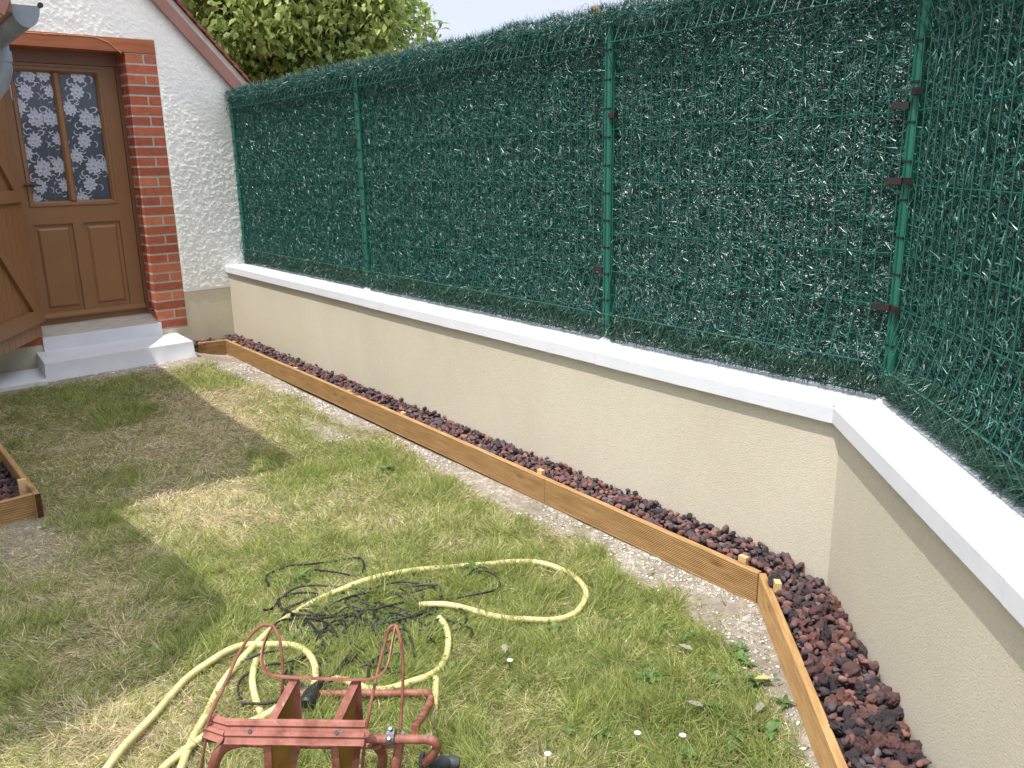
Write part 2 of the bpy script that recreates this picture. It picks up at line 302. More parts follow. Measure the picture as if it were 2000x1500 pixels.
def ridge(a, b, w_, z, h_):
    a = np.array(a); b = np.array(b); d = (b - a) / np.linalg.norm(b - a); n = np.array([-d[1], d[0]]); q = MB(); K_ = 14; vs = []
    for k in range(K_ + 1):
        p = a + (b - a) * k / K_ + n * .004 * math.sin(k * 1.7); ww = w_ * (.7 + .5 * random.random())
        vs += [(p[0] - n[0] * ww, p[1] - n[1] * ww, z - .001), (p[0], p[1], z + h_ * (.6 + .6 * random.random())), (p[0] + n[0] * ww, p[1] + n[1] * ww, z - .001)]
    q.add(vs, [(3 * k + e_, 3 * k + e_ + 1, 3 * k + e_ + 4, 3 * k + e_ + 3) for k in range(K_) for e_ in (0, 1)]); return q.build('joint_ridge', M_white, gw, smooth=True)
ridge((fc[0] - .004, fc[1] + .0), (bc[0], bc[1]), .02, .7895, .0035); fe = along2(fc, .10); ridge(fe, (fe[0] - .16, fe[1] - .20), .008, .7895, .0028)
for xx in cuts[1:]: ridge((xx, -2.601), (xx, -2.9), .005, .787, .0022)
# ------------------------------------------------------------ fence: posts, bent wire panels, clips
ZB, ZT = .79, 2.27
rows = [(.81, 0), (.935, .057), (1.13, 0), (1.308, 0), (1.536, 0), (1.77, 0), (2.0, 0), (2.13, .057), (2.245, 0)]
fence = empty('wire_fence', (4.5, -2.8, ZB), 'green bent-wire panel fence on slotted posts standing on the white coping', 'fence')
P4 = np.array([1.451, -2.8]); PE = P4 + EX * 2.35
posts = [(7.57, -2.8), (5.261, -2.8), (2.872, -2.8), tuple(P4), tuple(PE)]
def post(px, py, dx, dy, top=2.235, groove=True):
    d = np.array([dx, dy]); n = np.array([-dy, dx]); n = n if n @ (np.array([1.5, 0]) - np.array([px, py])) > 0 else -n
    mbx = MB(); hw = .0225
    prof = [(-hw, -.03), (-hw, .012), (-hw * .75, .021), (-.004, .024), (-.003, .018), (.003, .018), (.004, .024), (hw * .75, .021), (hw, .012), (hw, -.03)]
    pts = [(px + d[0] * a + n[0] * b, py + d[1] * a + n[1] * b) for a, b in prof]
    mbx.prism(pts, .787, top)
    z = .865
    while z < top - .05:
        for sd_ in (-1, 1):
            q = [(px + d[0] * (sd_ * .012 + a) + n[0] * b, py + d[1] * (sd_ * .012 + a) + n[1] * b) for a, b in ((-.0085, .0), (.0085, .0), (.0085, .0252), (-.0085, .0252))]
            mbx.prism(q, z, z + .007, mi=1)
        z += .124
    o = mbx.build('post', [M_green, M_black], fence)
    return o
for i, (px, py) in enumerate(posts):
    if i < 3: dd = (1, 0)
    elif i == 3: v = np.array([1, 0]) - EX; v = v / np.linalg.norm(v); dd = tuple(v)
    else: dd = tuple(EX)
    post(px, py, *dd, top=2.235 if i < 3 else 2.235)
for i, (px, py) in enumerate(posts[1:4]):
    mbx = MB(); mbx.tube([(px, py + .005, .786), (px, py + .004, .795), (px, py, .803)], [.040 + .006 * random.random(), .034, .024], 9); mbx.build('mortar_dab', M_white, fence)
def panel(p0, p1, off=.012):
    p0 = np.array(p0, float); p1 = np.array(p1, float); Ln = np.linalg.norm(p1 - p0); d = (p1 - p0) / Ln; n = np.array([-d[1], d[0]])
    if n @ (np.array([3., 0]) - p0) < 0: n = -n
    if abs(d[1]) > .3: n = N2
    mbx = MB(); k = int(Ln / .0575); g = (Ln - .07) / k
    zs = [(z, pr) for z, pr in rows]
    def bendpath(z):   # y protrusion as function of z
        return 0
    for j in range(k + 1):
        q = p0 + d * (.035 + g * j) + n * off
        path = []
        for z, pr in [(.80, 0), (.815, .0), (.918, .049), (.935, .057), (.952, .049), (1.115, .004), (1.13, 0), (1.99, 0), (2.0, .0), (2.015, .006), (2.113, .049), (2.13, .057), (2.147, .049), (2.235, .01), (2.27, 0)]:
            path.append((q[0] + n[0] * pr, q[1] + n[1] * pr, z))
        mbx.tube(path, .0023, 5, caps=False)
    for z, pr in zs:
        a = p0 + d * .02 + n * (off + pr - .0035); b = p1 - d * .02 + n * (off + pr - .0035)
        mbx.tube([(a[0], a[1], z), (b[0], b[1], z)], .0027, 5, caps=False)
    return mbx.build('wire_panel', M_wire, fence, smooth=True)
for a, b in zip(posts[:-1], posts[1:]): panel(a, b)
for (px, py, z, s, dd) in [(2.872, -2.8, 1.83, -1, (1, 0)), (2.872, -2.8, 1.135, 1, (1, 0)), (5.261, -2.8, 1.80, 1, (1, 0)), (P4[0], P4[1], 1.79, 1, (1, 0)), (P4[0], P4[1], 1.55, 1, (1, 0)), (P4[0], P4[1], 1.55, -1, None), (P4[0], P4[1], 1.83, -1, None), (P4[0], P4[1], 1.125, 1, (1, 0)), (P4[0], P4[1], 1.125, -1, None)]:
    d = np.array((1., 0)) if dd else -EX; n = np.array((0, 1.)) if dd else N2
    a0, a1 = (.015, .075) if s > 0 else (-.055, -.015)
    c = MB(); pts = [(px + d[0] * a + n[0] * b, py + d[1] * a + n[1] * b) for a, b in ((a0, .012), (a1, .012), (a1, .030), (a0, .030))]
    c.prism(pts, z - .011, z + .011); c.build('clip', M_clip, fence)
# ------------------------------------------------------------ artificial hedge screen
def ribbons(P, D, Lh, Wd, Cc, sag=.25, segs=2):
    n = len(P); D = D / np.linalg.norm(D, axis=1, keepdims=True)
    r = RG.normal(size=(n, 3)); side = np.cross(D, r); side /= np.linalg.norm(side, axis=1, keepdims=True); up = np.cross(side, D)
    V = np.zeros((n, (segs + 1) * 2, 3)); cur = (RG.random(n) - .5) * 2 * sag
    for i in range(segs + 1):
        k = i / segs; c = P + D * (Lh * k)[:, None] + up * (cur * Lh * k * k)[:, None]; wd = Wd * (1 - .75 * k)
        V[:, 2 * i] = c - side * wd[:, None] / 2; V[:, 2 * i + 1] = c + side * wd[:, None] / 2
    K = (segs + 1) * 2; base = (np.arange(n) * K)[:, None]
    F = np.concatenate([base + np.array([2 * i, 2 * i + 1, 2 * i + 3, 2 * i + 2]) for i in range(segs)], 0)
    return V.reshape(-1, 3), F, np.repeat(Cc, K, 0)
hedge = empty('artificial_hedge', (4.5, -2.8, .8), 'dark green artificial hedge screening tied behind the fence wires along the whole fence', 'hedge screen')
def screen(p0, p1, dens, gap, seed, near=1.):
    p0 = np.array(p0, float); p1 = np.array(p1, float); Ln = np.linalg.norm(p1 - p0); d = (p1 - p0) / Ln
    n = N2 if abs(d[1]) > .3 else np.array([0, 1.])
    m = int(dens * Ln * 3.2); u = RG.random(m) * (Ln + .02) - .01; z = ZB + .045 + RG.random(m) * (ZT - ZB - .045)
    # tinsel strands: bristles radiate from horizontal-ish strands, gaps where strands part
    keep = RG.random(m) > gap * sstep(.5, .68, fbm(u, z, .16, seed)); u = u[keep]; z = z[keep]; m = len(u)
    dep = -.022 + RG.normal(size=m) * .011
    wav = .03 * (vnoise(u, u * 0, .12, seed + 5) - .5) * (z > ZT - .06)
    zb = ZB + .04 * vnoise(u, u * 0, .1, seed + 9); z = np.maximum(z, zb + .03 * RG.random(m)) + wav
    P = np.stack([p0[0] + d[0] * u + n[0] * dep, p0[1] + d[1] * u + n[1] * dep, z], 1)
    a = RG.normal(size=m) * .95; sg = np.where(RG.random(m) < .5, 1, -1)
    D = np.stack([d[0] * np.cos(a) * sg, d[1] * np.cos(a) * sg, np.sin(a)], 1) + np.stack([n[0] * np.ones(m), n[1] * np.ones(m), 0 * a], 1) * (RG.random(m) * .6 - .22)[:, None]
    lh = .018 + .026 * RG.random(m); wd = (.0029 + .0018 * RG.random(m)) * near
    k = RG.random(m)[:, None] ** 1.3; C = (1 - k) * np.array([.008, .056, .048]) + k * np.array([.040, .175, .150])
    pale = RG.random(m) < .12; C[pale] = np.array([.17, .36, .31]); C[RG.random(m) < .006] = (.30, .42, .38)  # pale and whitish strands: glints put into the strand colour
    brown = (RG.random(m) < .02); C[brown] = (.09, .07, .05)
    fr = int(Ln * 4500); uf = RG.random(fr) * Ln; zf = ZB + .12 * RG.random(fr) * (.5 + vnoise(uf, uf * 0, .17, seed + 8)) + .012; of_ = -.018 + .036 * RG.random(fr)
    Pf = np.stack([p0[0] + d[0] * uf + n[0] * of_, p0[1] + d[1] * uf + n[1] * of_, zf], 1); Df = np.stack([n[0] * (.5 + 0 * uf), n[1] * (.5 + 0 * uf), -.35 - .4 * RG.random(fr)], 1) + RG.normal(size=(fr, 3)) * .5; Df[:, 2] = np.where(zf < ZB + .03, np.abs(Df[:, 2]) * .35, Df[:, 2])
    kf = RG.random(fr)[:, None]; P = np.concatenate([P, Pf]); D = np.concatenate([D, Df]); lh = np.concatenate([lh, .024 + .024 * RG.random(fr)]); wd = np.concatenate([wd, .0035 + 0 * uf]); C = np.concatenate([C, (1 - kf) * np.array([.012, .06, .045]) + kf * np.array([.05, .12, .075])])
    V, F, CC = ribbons(P, D, lh, wd, C, .5)
    mb_ = int(10500 * Ln * 1.45); ub = RG.random(mb_) * Ln; zz = ZB + .05 + RG.random(mb_) * (ZT - ZB - .06); kb = RG.random(mb_) > gap * 1.25 * sstep(.45, .66, fbm(ub, zz, .13, seed)); ub = ub[kb]; zz = zz[kb]; mb_ = len(ub)
    ab = RG.normal(size=mb_) * 1.2; db = -.03 - .02 * RG.random(mb_)
    Vb, Fb, Cb = ribbons(np.stack([p0[0] + d[0] * ub + n[0] * db, p0[1] + d[1] * ub + n[1] * db, zz], 1), np.stack([d[0] * np.cos(ab), d[1] * np.cos(ab), np.sin(ab)], 1), .03 + .03 * RG.random(mb_), .008 + 0 * ub, np.array([.003, .045, .034]) * (.6 + .8 * RG.random((mb_, 1))))
    V = np.concatenate([V, Vb]); F = np.concatenate([F, Fb + len(CC)]); CC = np.concatenate([CC, Cb])
    # rolled top edge leaning over the top wire
    m2 = int(Ln * 5200 * (1 if dens > 17000 else .9)); u = RG.random(m2) * Ln; an = RG.random(m2) * 2 * math.pi; rad = .022 + .036 * vnoise(u, u * 0, .11, seed + 3); zc = ZT - .035 + .02 * (vnoise(u, u * 0, .4, seed + 4) - .5)
    off = .015 + np.cos(an) * rad; P2 = np.stack([p0[0] + d[0] * u + n[0] * off, p0[1] + d[1] * u + n[1] * off, zc + np.sin(an) * rad], 1)
    D2 = np.stack([n[0] * np.cos(an), n[1] * np.cos(an), np.sin(an)], 1) + RG.normal(size=(m2, 3)) * .7
    k = RG.random(m2)[:, None]; C2 = (1 - k) * np.array([.003, .045, .035]) + k * np.array([.012, .12, .09]); C2[RG.random(m2) < .05] = (.13, .27, .22)
    V2, F2, CC2 = ribbons(P2, D2, (.018 + .034 * RG.random(m2) ** 2), .0028 + 0 * u, C2)
    V = np.concatenate([V, V2]) - np.array(hedge.location); F = np.concatenate([F, F2 + len(CC)]); CC = np.concatenate([CC, CC2])
    return bulk('hedge_screen', V, F, M_hedge, CC, hedge)
screen(posts[0], posts[1], 20000, .10, 50, 1.15); screen(posts[1], posts[2], 23000, .12, 60, 1.1)
screen(posts[2], posts[3], 26000, .20, 70); screen(posts[3], posts[4], 27000, .12, 80)
# twisted tie wires along the top
mbx = MB()
for i in range(170):
    k = RG.random(); x = 7.5 - 6.0 * k; y = -2.79 + RG.normal() * .02; r = .012 + .016 * RG.random(); z = ZT - .005 + .025 * RG.random(); ax = RG.random() * math.pi
    pts = []
    for j in range(9):
        an = math.pi * (-.15 + 1.3 * j / 8); pts.append((x + math.cos(ax) * math.cos(an) * r, y + math.sin(ax) * math.cos(an) * r, z + math.sin(an) * r * 1.3))
    mbx.tube(pts, .0011, 4, caps=False)
for i in range(60):
    k = RG.random(); x = 7.3 - 5.8 * k; pts = [(x + RG.normal() * .012 + .02 * j, -2.77 + RG.normal() * .012, ZT - .02 + .03 * RG.random()) for j in range(6)]
    mbx.tube(pts, .0011, 4, caps=False)
mbx.build('tie_wire', noisy('pale tie wire', (.10, .17, .15), (.25, .30, .28), 30, .45), hedge)['kind'] = 'stuff'
# ------------------------------------------------------------ house
ROT = math.atan2(.998, -.064)
house = empty('house', (7.6, -2.635, 0), 'cream stucco gable house with red brick door surround and brown glazed door', 'house', rz=ROT)
def hl(x, y, z):  # world -> house local
    dx, dy = x - 7.6, y + 2.635; return (dx * -.064 + dy * .998, dx * -.998 + dy * -.064, z)
RS = 1.063; DEP = -5.0
def rk(u): return 2.949 + RS * (u - .426)
PK = 3.5; RT = 2 * PK + .5
mb = MB()
def wallpiece(pts, w0=-.28, w1=0.): mb.prism([(p[0], p[1]) for p in pts], w0, w1, axis=1)
wallpiece([(-.24, .59), (.431, .59), (.431, rk(.431) + .03), (-.24, rk(-.24) + .03)])
wallpiece([(.431, 2.652), (1.90, 2.652), (1.90, rk(1.90) + .03), (.431, rk(.431) + .03)])
wallpiece([(1.90, .59), (RT, .59), (RT, rk(-.24)), (PK, rk(PK)), (1.90, rk(1.90) + .03)])
mb.box(-.24, RT, DEP, DEP + .2, 0, 2.5); mb.box(-.24, -.02, DEP + .2, -.28, 0, 2.3); mb.box(RT - .2, RT, DEP + .2, -.28, 0, 2.3)
swall = mb.build('stucco_wall', M_stucco, house, local=True)
us = np.arange(-.24, 1.9001, .007); zs_ = np.arange(.588, 3.75, .007); UU, ZZ = np.meshgrid(us, zs_, indexing='ij')
rel = lambda a, b, k: vnoise(a, b * 1.35, .026, k) * .5 + vnoise(a, b * 1.2, .014, k + 1) * .5
wx = UU + .02 * (vnoise(UU, ZZ, .06, 301) - .5); wz = ZZ + .02 * (vnoise(UU, ZZ, .06, 302) - .5); hh = rel(wx, wz, 303); hh = sstep(.36, .70, hh) * (.45 + .55 * vnoise(UU, ZZ, .025, 307)) + .25 * vnoise(UU, ZZ, .011, 308)
YY = .001 + .0040 * hh; ez = np.clip(np.minimum(np.minimum(ZZ - .588, 9), np.where((UU < .6) & (ZZ < 2.66), .431 - UU, 9)) / .02, .25, 1); YY = YY * np.where(ez > 0, ez, .2)
a_n, b_n = UU.shape; I2 = np.arange(a_n * b_n).reshape(a_n, b_n); Fq = np.stack([I2[:-1, :-1], I2[:-1, 1:], I2[1:, 1:], I2[1:, :-1]], -1); uc = us[:-1, None] + .004; zc_ = zs_[None, :-1] + .004
ok_ = ((uc < .428) | (zc_ > 2.656)) & (zc_ < 2.949 + 1.063 * (uc - .426) + .03)
bulk('stucco_relief', np.stack([UU, YY, ZZ], -1).reshape(-1, 3), Fq[ok_], M_stucco, parent=swall, smooth=True)
mb = MB(); mb.box(-.235, .431, -.28, -.004, -.1, .588); mb.box(.431, .676, -.28, -.004, -.1, .285); mb.box(.676, 1.585, -.28, -.004, -.1, .30); mb.box(1.585, RT, -.28, -.004, -.1, .34); mb.box(1.83, RT, -.27, -.006, .34, .588)
mb.build('plinth', M_plinth, house, local=True)
# brick door surround
def pilaster(u0, u1, inner, z0=.288, z1=2.545, n=28):
    mo = MB(); mo.box(u0 + .001, u1 - .001, -.27, -.003, z0, z1)
    br = MB(); pitch = (z1 - z0) / n
    for i in range(n):
        za = z0 + i * pitch + .008 + .0015 * random.random(); zb = za + pitch - .0175 - .0015 * random.random()
        full = (i % 2 == 0); w = u1 - u0
        cuts = [(u0, u1)] if full else ([(u0, u0 + w * .385), (u0 + w * .445, u1)] if inner > 0 else [(u0, u0 + w * .56), (u0 + w * .60, u1)])
        for a, b in cuts:
            dd = -.275
            c = random.choice([(.42, .115, .055), (.39, .10, .05), (.45, .14, .065), (.37, .10, .06), (.46, .15, .07), (.38, .12, .075)]); k = .85 + .3 * random.random(); c = tuple(q * k for q in c)
            j = random.random() * .0015
            # split in depth so that the reveal shows two bricks per course
            cutd = -.11 if full else -.17
            br.box(a + .0, b + (.001 if 0 else 0), cutd + .005, j, za, zb, c=c); c2 = tuple(q * (.8 + .4 * random.random()) for q in c); br.box(a, b, dd, cutd - .005, za, zb, c=c2)
    p = mo.build('brick_surround', M_mortar, house, local=True)
    o = br.build('bricks', M_brick, p, local=True); return p
pilaster(.431, .676, 1); pilaster(1.585, 1.83, -1)
mb = MB(); mb.box(.433, 1.90, -.28, .006, 2.548, 2.652); mb.build('lintel_beam', M_lintel, house, local=True)
# thin brown cable pinned under the render
cp = [hl(*p) for p in [(7.49, -1.1, 2.640), (7.491, -1.248, 2.637), (7.5, -1.394, 2.638), (7.511, -1.563, 2.643), (7.523, -1.751, 2.642), (7.529, -1.846, 2.61), (7.535, -1.90, 2.565), (7.537, -1.935, 2.535)]]
mb = MB(); mb.tube([(a, .011, c) for a, b, c in cp], .0045, 6)
for a in cp[1:5]: mb.box(a[0] - .004, a[0] + .004, .004, .018, a[2] - .008, a[2] + .006)
mb.build('pinned_cable', noisy('tan cable', (.42, .20, .09), (.5, .26, .13), 20, .5), house, local=True)
# door: frame, leaf of stiles and rails, panes, lace
W0 = -.20
fr_ = MB(); fr_.box(.676, .705, W0 - .06, W0 + .012, .40, 2.548); fr_.box(1.556, 1.585, W0 - .06, W0 + .012, .40, 2.548); fr_.box(.705, 1.556, W0 - .06, W0 + .012, 2.452, 2.548)
fr_.build('door_frame', M_doordark, house, local=True)
door = MB()
U0, U1 = .708, 1.553; D0, D1 = W0 - .045, W0
zt = 2.449; g0, g1, g2, g3 = .862, 1.127, 1.187, 1.447; zg0, zg1 = 1.402, 2.383
door.box(U0, .823, D0, D1, .415, zt); door.box(1.487, U1, D0, D1, .415, zt)            # stiles
door.box(.823, 1.487, D0, D1, 2.425, zt); door.box(.823, 1.487, D0, D1, 1.222, 1.362); door.box(.823, 1.487, D0, D1, .415, .512)  # rails
door.box(1.112, 1.192, D0, D1, .512, 1.222)
for a, b in ((.823, 1.112), (1.192, 1.487)):
    door.box(a, b, D0, D1 - .016, .512, 1.222)
    # raised field with bevel
    a0, a1, b0, b1 = a + .028, b - .028, .545, 1.192; i = .018
    vs = [(a0, D1 - .016, b0), (a1, D1 - .016, b0), (a1, D1 - .016, b1), (a0, D1 - .016, b1), (a0 + i, D1 - .003, b0 + i), (a1 - i, D1 - .003, b0 + i), (a1 - i, D1 - .003, b1 - i), (a0 + i, D1 - .003, b1 - i)]
    door.add(vs, [(4, 5, 6, 7), (0, 1, 5, 4), (1, 2, 6, 5), (2, 3, 7, 6), (3, 0, 4, 7)])
dleaf = door.build('door', M_doorpaint, house, local=True)
md = MB()   # glazing moulding: bevelled frame + mullion
def mould(a0, a1, b0, b1, i0, i1, j0, j1, yo, yi):
    o4 = [(a0, b0), (a1, b0), (a1, b1), (a0, b1)]; i4 = [(i0, j0), (i1, j0), (i1, j1), (i0, j1)]
    mid = [((o[0] * .45 + i[0] * .55), (o[1] * .45 + i[1] * .55)) for o, i in zip(o4, i4)]
    vs = [(p[0], D1 - .012, p[1]) for p in o4] + [(p[0], yo, p[1]) for p in o4] + [(p[0], yo, p[1]) for p in mid] + [(p[0], yi, p[1]) for p in i4]
    fs = []
    for r in range(3):
        for k in range(4): fs.append((r * 4 + k, r * 4 + (k + 1) % 4, (r + 1) * 4 + (k + 1) % 4, (r + 1) * 4 + k))
    md.add(vs, fs)
mould(.827, 1.483, 1.366, 2.421, g0, g3, zg0, zg1, D1 + .010, D1 - .018)
md.add([(g1, D1 - .018, zg0), (g2, D1 - .018, zg0), (g2, D1 - .018, zg1), (g1, D1 - .018, zg1), (g1 + .016, D1 + .008, zg0), (g2 - .016, D1 + .008, zg0), (g2 - .016, D1 + .008, zg1), (g1 + .016, D1 + .008, zg1)], [(4, 5, 6, 7), (0, 4, 7, 3), (1, 2, 6, 5), (0, 1, 5, 4), (3, 7, 6, 2)])
md.build('glazing_moulding', M_doorpaint, dleaf, local=True)
dr = MB(); dr.prism([(D1, .452), (D1 + .012, .452), (D1 + .034, .470), (D1 + .034, .482), (D1, .505)], .71, 1.551, axis=0); dr.build('weather_bar', M_doorpaint, dleaf, local=True)
for a, b in ((g0, g1), (g2, g3)):
    q = MB(); q.box(a - .006, b + .006, D1 - .026, D1 - .022, zg0 - .006, zg1 + .006); q.build('pane', M_glass, dleaf, local=True)
# lace roses
lc = MB(); cy = D1 - .030
def tri_petal(cx, cz, ang, r0, r1, wdt, y, c):
    pts = []
    for k in range(7):
        f = k / 6; an = math.pi * f; rad = r0 + (r1 - r0) * math.sin(an) ** .7; off = -wdt / 2 + wdt * f
        pts.append((cx + math.cos(ang) * rad - math.sin(ang) * off, y, cz + math.sin(ang) * rad + math.cos(ang) * off))
    pts.append((cx + math.cos(ang) * r0 * .4, y, cz + math.sin(ang) * r0 * .4)); lc.add(pts, [tuple(range(8))], 0, c)
def curl(cx, cz, a0, a1, R, wd, y, c):
    pts = []; n = 8
    for k in range(n + 1): an = a0 + (a1 - a0) * k / n; w_ = wd * math.sin(math.pi * (.12 + .8 * k / n)); pts.append(((cx + math.cos(an) * (R + w_ / 2), y, cz + math.sin(an) * (R + w_ / 2)), (cx + math.cos(an) * (R - w_ / 2), y, cz + math.sin(an) * (R - w_ / 2))))
    for k in range(n): lc.add([pts[k][0], pts[k + 1][0], pts[k + 1][1], pts[k][1]], [(0, 1, 2, 3)], 0, c)
def rose(u, z, s):
    lv = [(.50, .52, .60), (.76, .78, .88), (.58, .60, .69), (.80, .82, .92)]
    for k in range(9): a = k * 2 * math.pi / 9 + .3 + random.random() * .2; tri_petal(u, z, a, s * .55, s * (1.02 + .15 * random.random()), s * .62, cy, (.72, .74, .84))
    for k in range(7): a = k * 2 * math.pi / 7; tri_petal(u, z, a, s * .34, s * .76, s * .6, cy + .0008, lv[k % 2 * 2])
    for k in range(6): a = k * 2 * math.pi / 6 + .5; tri_petal(u, z, a, s * .18, s * .60, s * .5, cy + .0016, lv[1])
    for k in range(4): a = k * 1.57 + .2; tri_petal(u, z, a, s * .05, s * .3, s * .32, cy + .0024, lv[k % 2 * 2])
    for a0, a1, dx, dz, R in [(2.9, 5.2, -.95, 1.25, .42), (-2.2, .6, .9, 1.3, .42), (1.6, 4.4, -1.35, -.55, .5), (-1.3, 1.6, 1.2, -.9, .4), (.2, 2.6, 1.0, -1.55, .38), (.8, 2.9, -1.0, .9, .62), (-.5, 1.8, 1.35, .35, .3), (3.4, 5.6, .35, -1.5, .4)]:
        curl(u + dx * s, z + dz * s, a0, a1, R * s, .16 * s, cy + .0004, (.72, .74, .84))
    tri_petal(u, z, 1.57, s * .9, s * 1.45, s * .35, cy + .0004, (.6, .62, .7)); tri_petal(u, z, 1.15, s * .9, s * 1.3, s * .25, cy + .0004, (.6, .62, .7))
for (u, z, s) in [(1.378, 2.235, .052), (1.335, 2.035, .062), (1.229, 2.037, .055), (1.368, 1.87, .052), (1.34, 1.654, .062), (1.218, 1.672, .055), (1.379, 1.515, .05), (1.438, 2.125, .045), (1.440, 1.775, .045), (1.203, 2.241, .042), (1.199, 1.881, .042), (1.346, 2.365, .052), (1.237, 2.368, .05), (1.20, 1.52, .045), (1.43, 1.42, .045),
                  (1.006, 2.249, .052), (1.083, 2.119, .05), (.962, 2.042, .060), (1.005, 1.871, .052), (1.083, 1.751, .05), (.963, 1.668, .060), (1.008, 1.525, .052), (.984, 2.375, .055), (1.083, 1.41, .05), (.868, 2.02, .045), (.868, 1.67, .045)]:
    for (a, b) in ((g0, g1), (g2, g3)):
        if a - .03 < u < b + .03: rose(u, z, s)
lc.box(1.283, 1.287, cy + .003, cy + .0034, zg0, zg1, c=(.22, .23, .27))
lc.build('lace_curtain', M_lace, dleaf, local=True)
nb = MB(); nb.box(g0 - .02, g3 + .02, D1 - .040, D1 - .036, zg0 - .02, zg1 + .02); nb.build('dark_room_sheet', M_net, dleaf, local=True)  # dark-coloured sheet stands in for the unlit room behind the net
hd = MB(); hu = hl(7.651, -1.081, 1.53)[0]; hd.tube([(1.500, W0 + .045, 1.53), (1.47, W0 + .046, 1.532), (1.44, W0 + .045, 1.530), (1.385, W0 + .04, 1.528)], [.006, .013, .011, .005], 8); hd.tube([(1.500, W0, 1.53), (1.500, W0 + .05, 1.53)], .006, 8); 
hd.build('door_handle', M_iron, dleaf, local=True, smooth=True)
for (z, w_) in ((1.476, -.05), (.448, -.09)):
    q = MB(); q.tube([(.676, w_, z), (.645 if z > 1 else .66, w_ + .0, z), (.645 if z > 1 else .66, w_, z + .022)], .006, 6); q.tube([(.700, w_, z), (.676, w_, z)], .006, 6); q.build('hinge_pin', M_iron, house, local=True)
sl = MB(); sl.add([(.676, .012, .30), (1.585, .012, .30), (1.585, .012, .352), (.676, .012, .352), (.676, W0 - .06, .30), (1.585, W0 - .06, .30), (1.585, W0 - .06, .414), (.676, W0 - .06, .414), (.676, W0 + .0, .414), (1.585, W0, .414)],
              [(0, 1, 2, 3), (3, 2, 9, 8), (8, 9, 6, 7), (0, 4, 5, 1), (4, 7, 6, 5), (0, 3, 8, 7, 4), (1, 5, 6, 9, 2)]); sl.build('door_sill', M_sill, house, local=True)
# bargeboard + mortar + tiles at the verge
def slope_quad(name, m, off0, off1, w0, w1, u0=-.62, u1=PK, parent=house):
    a = math.atan(RS); nx, nz = -math.sin(a), math.cos(a); q = MB()
    pts = [(u0 + nx * off0, rk(u0) + nz * off0), (u1 + nx * off0 * 0, rk(u1) + off0 / math.cos(a)), (u1, rk(u1) + off1 / math.cos(a)), (u0 + nx * off1, rk(u0) + nz * off1)]
    q.prism(pts, w0, w1, axis=1); return q
rf = slope_quad('r', M_tile, .115, .135, DEP, .05); roof = rf.build('roof', M_cement, house, local=True)
slope_quad('b', M_barge, 0., .088, .03, .062).build('bargeboard', M_barge, roof, local=True)
slope_quad('m', M_cement, .089, .114, .0, .052).build('verge_mortar', M_cement, roof, local=True)
tl = MB(); a = math.atan(RS); du = math.cos(a); dz = math.sin(a); nx, nz = -math.sin(a), math.cos(a); n = int((PK + .62) / du / .105)
for i in range(n):
    s0 = i * .105; wj = random.random() * .012
    def pp(s, o): return (-.62 + du * s + nx * o, rk(-.62) + dz * s + nz * o)
    pts = [pp(s0 - .012, .150), pp(s0 + .14, .136), pp(s0 + .14, .149), pp(s0 - .012, .164)]
    for j in range(1): tl.prism(pts, DEP, .075 + wj, axis=1)
tl.build('roof_tiles', M_tile, roof, local=True)
# other slope so that the gable closes
q = MB(); q.prism([(PK, rk(PK) + .16), (RT + .5, rk(-.74) + .16), (RT + .5, rk(-.74) + .25), (PK, rk(PK) + .26)], DEP, .06, axis=1); q.build('roof_slope', M_tile, roof, local=True)
# shutter swung open from the left jamb
HP = np.array([7.499, -1.053]); SD = np.array([-.874, .486]); SN = np.array([-.486, -.874])
def SP(s, w, z): return (HP[0] + SD[0] * s + SN[0] * w, HP[1] + SD[1] * s + SN[1] * w, z)
def tohouse(p): return hl(*p)
def TS(v): return tohouse(SP(v[0], v[1], v[2]))
sh = MB(); k = 9; pw = .92 / k
for i in range(k):
    a0, a1 = i * pw, (i + 1) * pw - .004
    sh.box(a0, a1, -.026, 0, .37, 2.55, T=TS)
sh.box(.002, .916, -.022, -.006, .372, 2.548, T=TS)
shut = sh.build('shutter', M_doorpaint, house, local=True)
def batten(name, pts, w1=.026):
    q = MB(); vs = [(p[0], w, p[1]) for w in (0.0005, w1) for p in pts]; n = len(pts)
    q.add([TS(v) for v in vs], [tuple(range(n)), tuple(range(n, 2 * n))] + [(i, (i + 1) % n, (i + 1) % n + n, i + n) for i in range(n)]); return q.build(name, M_doorpaint, shut, local=True)
for z0, z1 in ((.478, .588), (1.412, 1.502), (2.33, 2.43)): batten('rail', [(-.045, z0), (.93, z0), (.93, z1), (-.03, z1), (-.045, z1 - .02)])
batten('brace', [(.04, .5885), (.15, .5885), (.90, 1.4115), (.79, 1.4115)]); batten('brace', [(.04, 1.5025), (.15, 1.5025), (.90, 2.3295), (.79, 2.3295)])
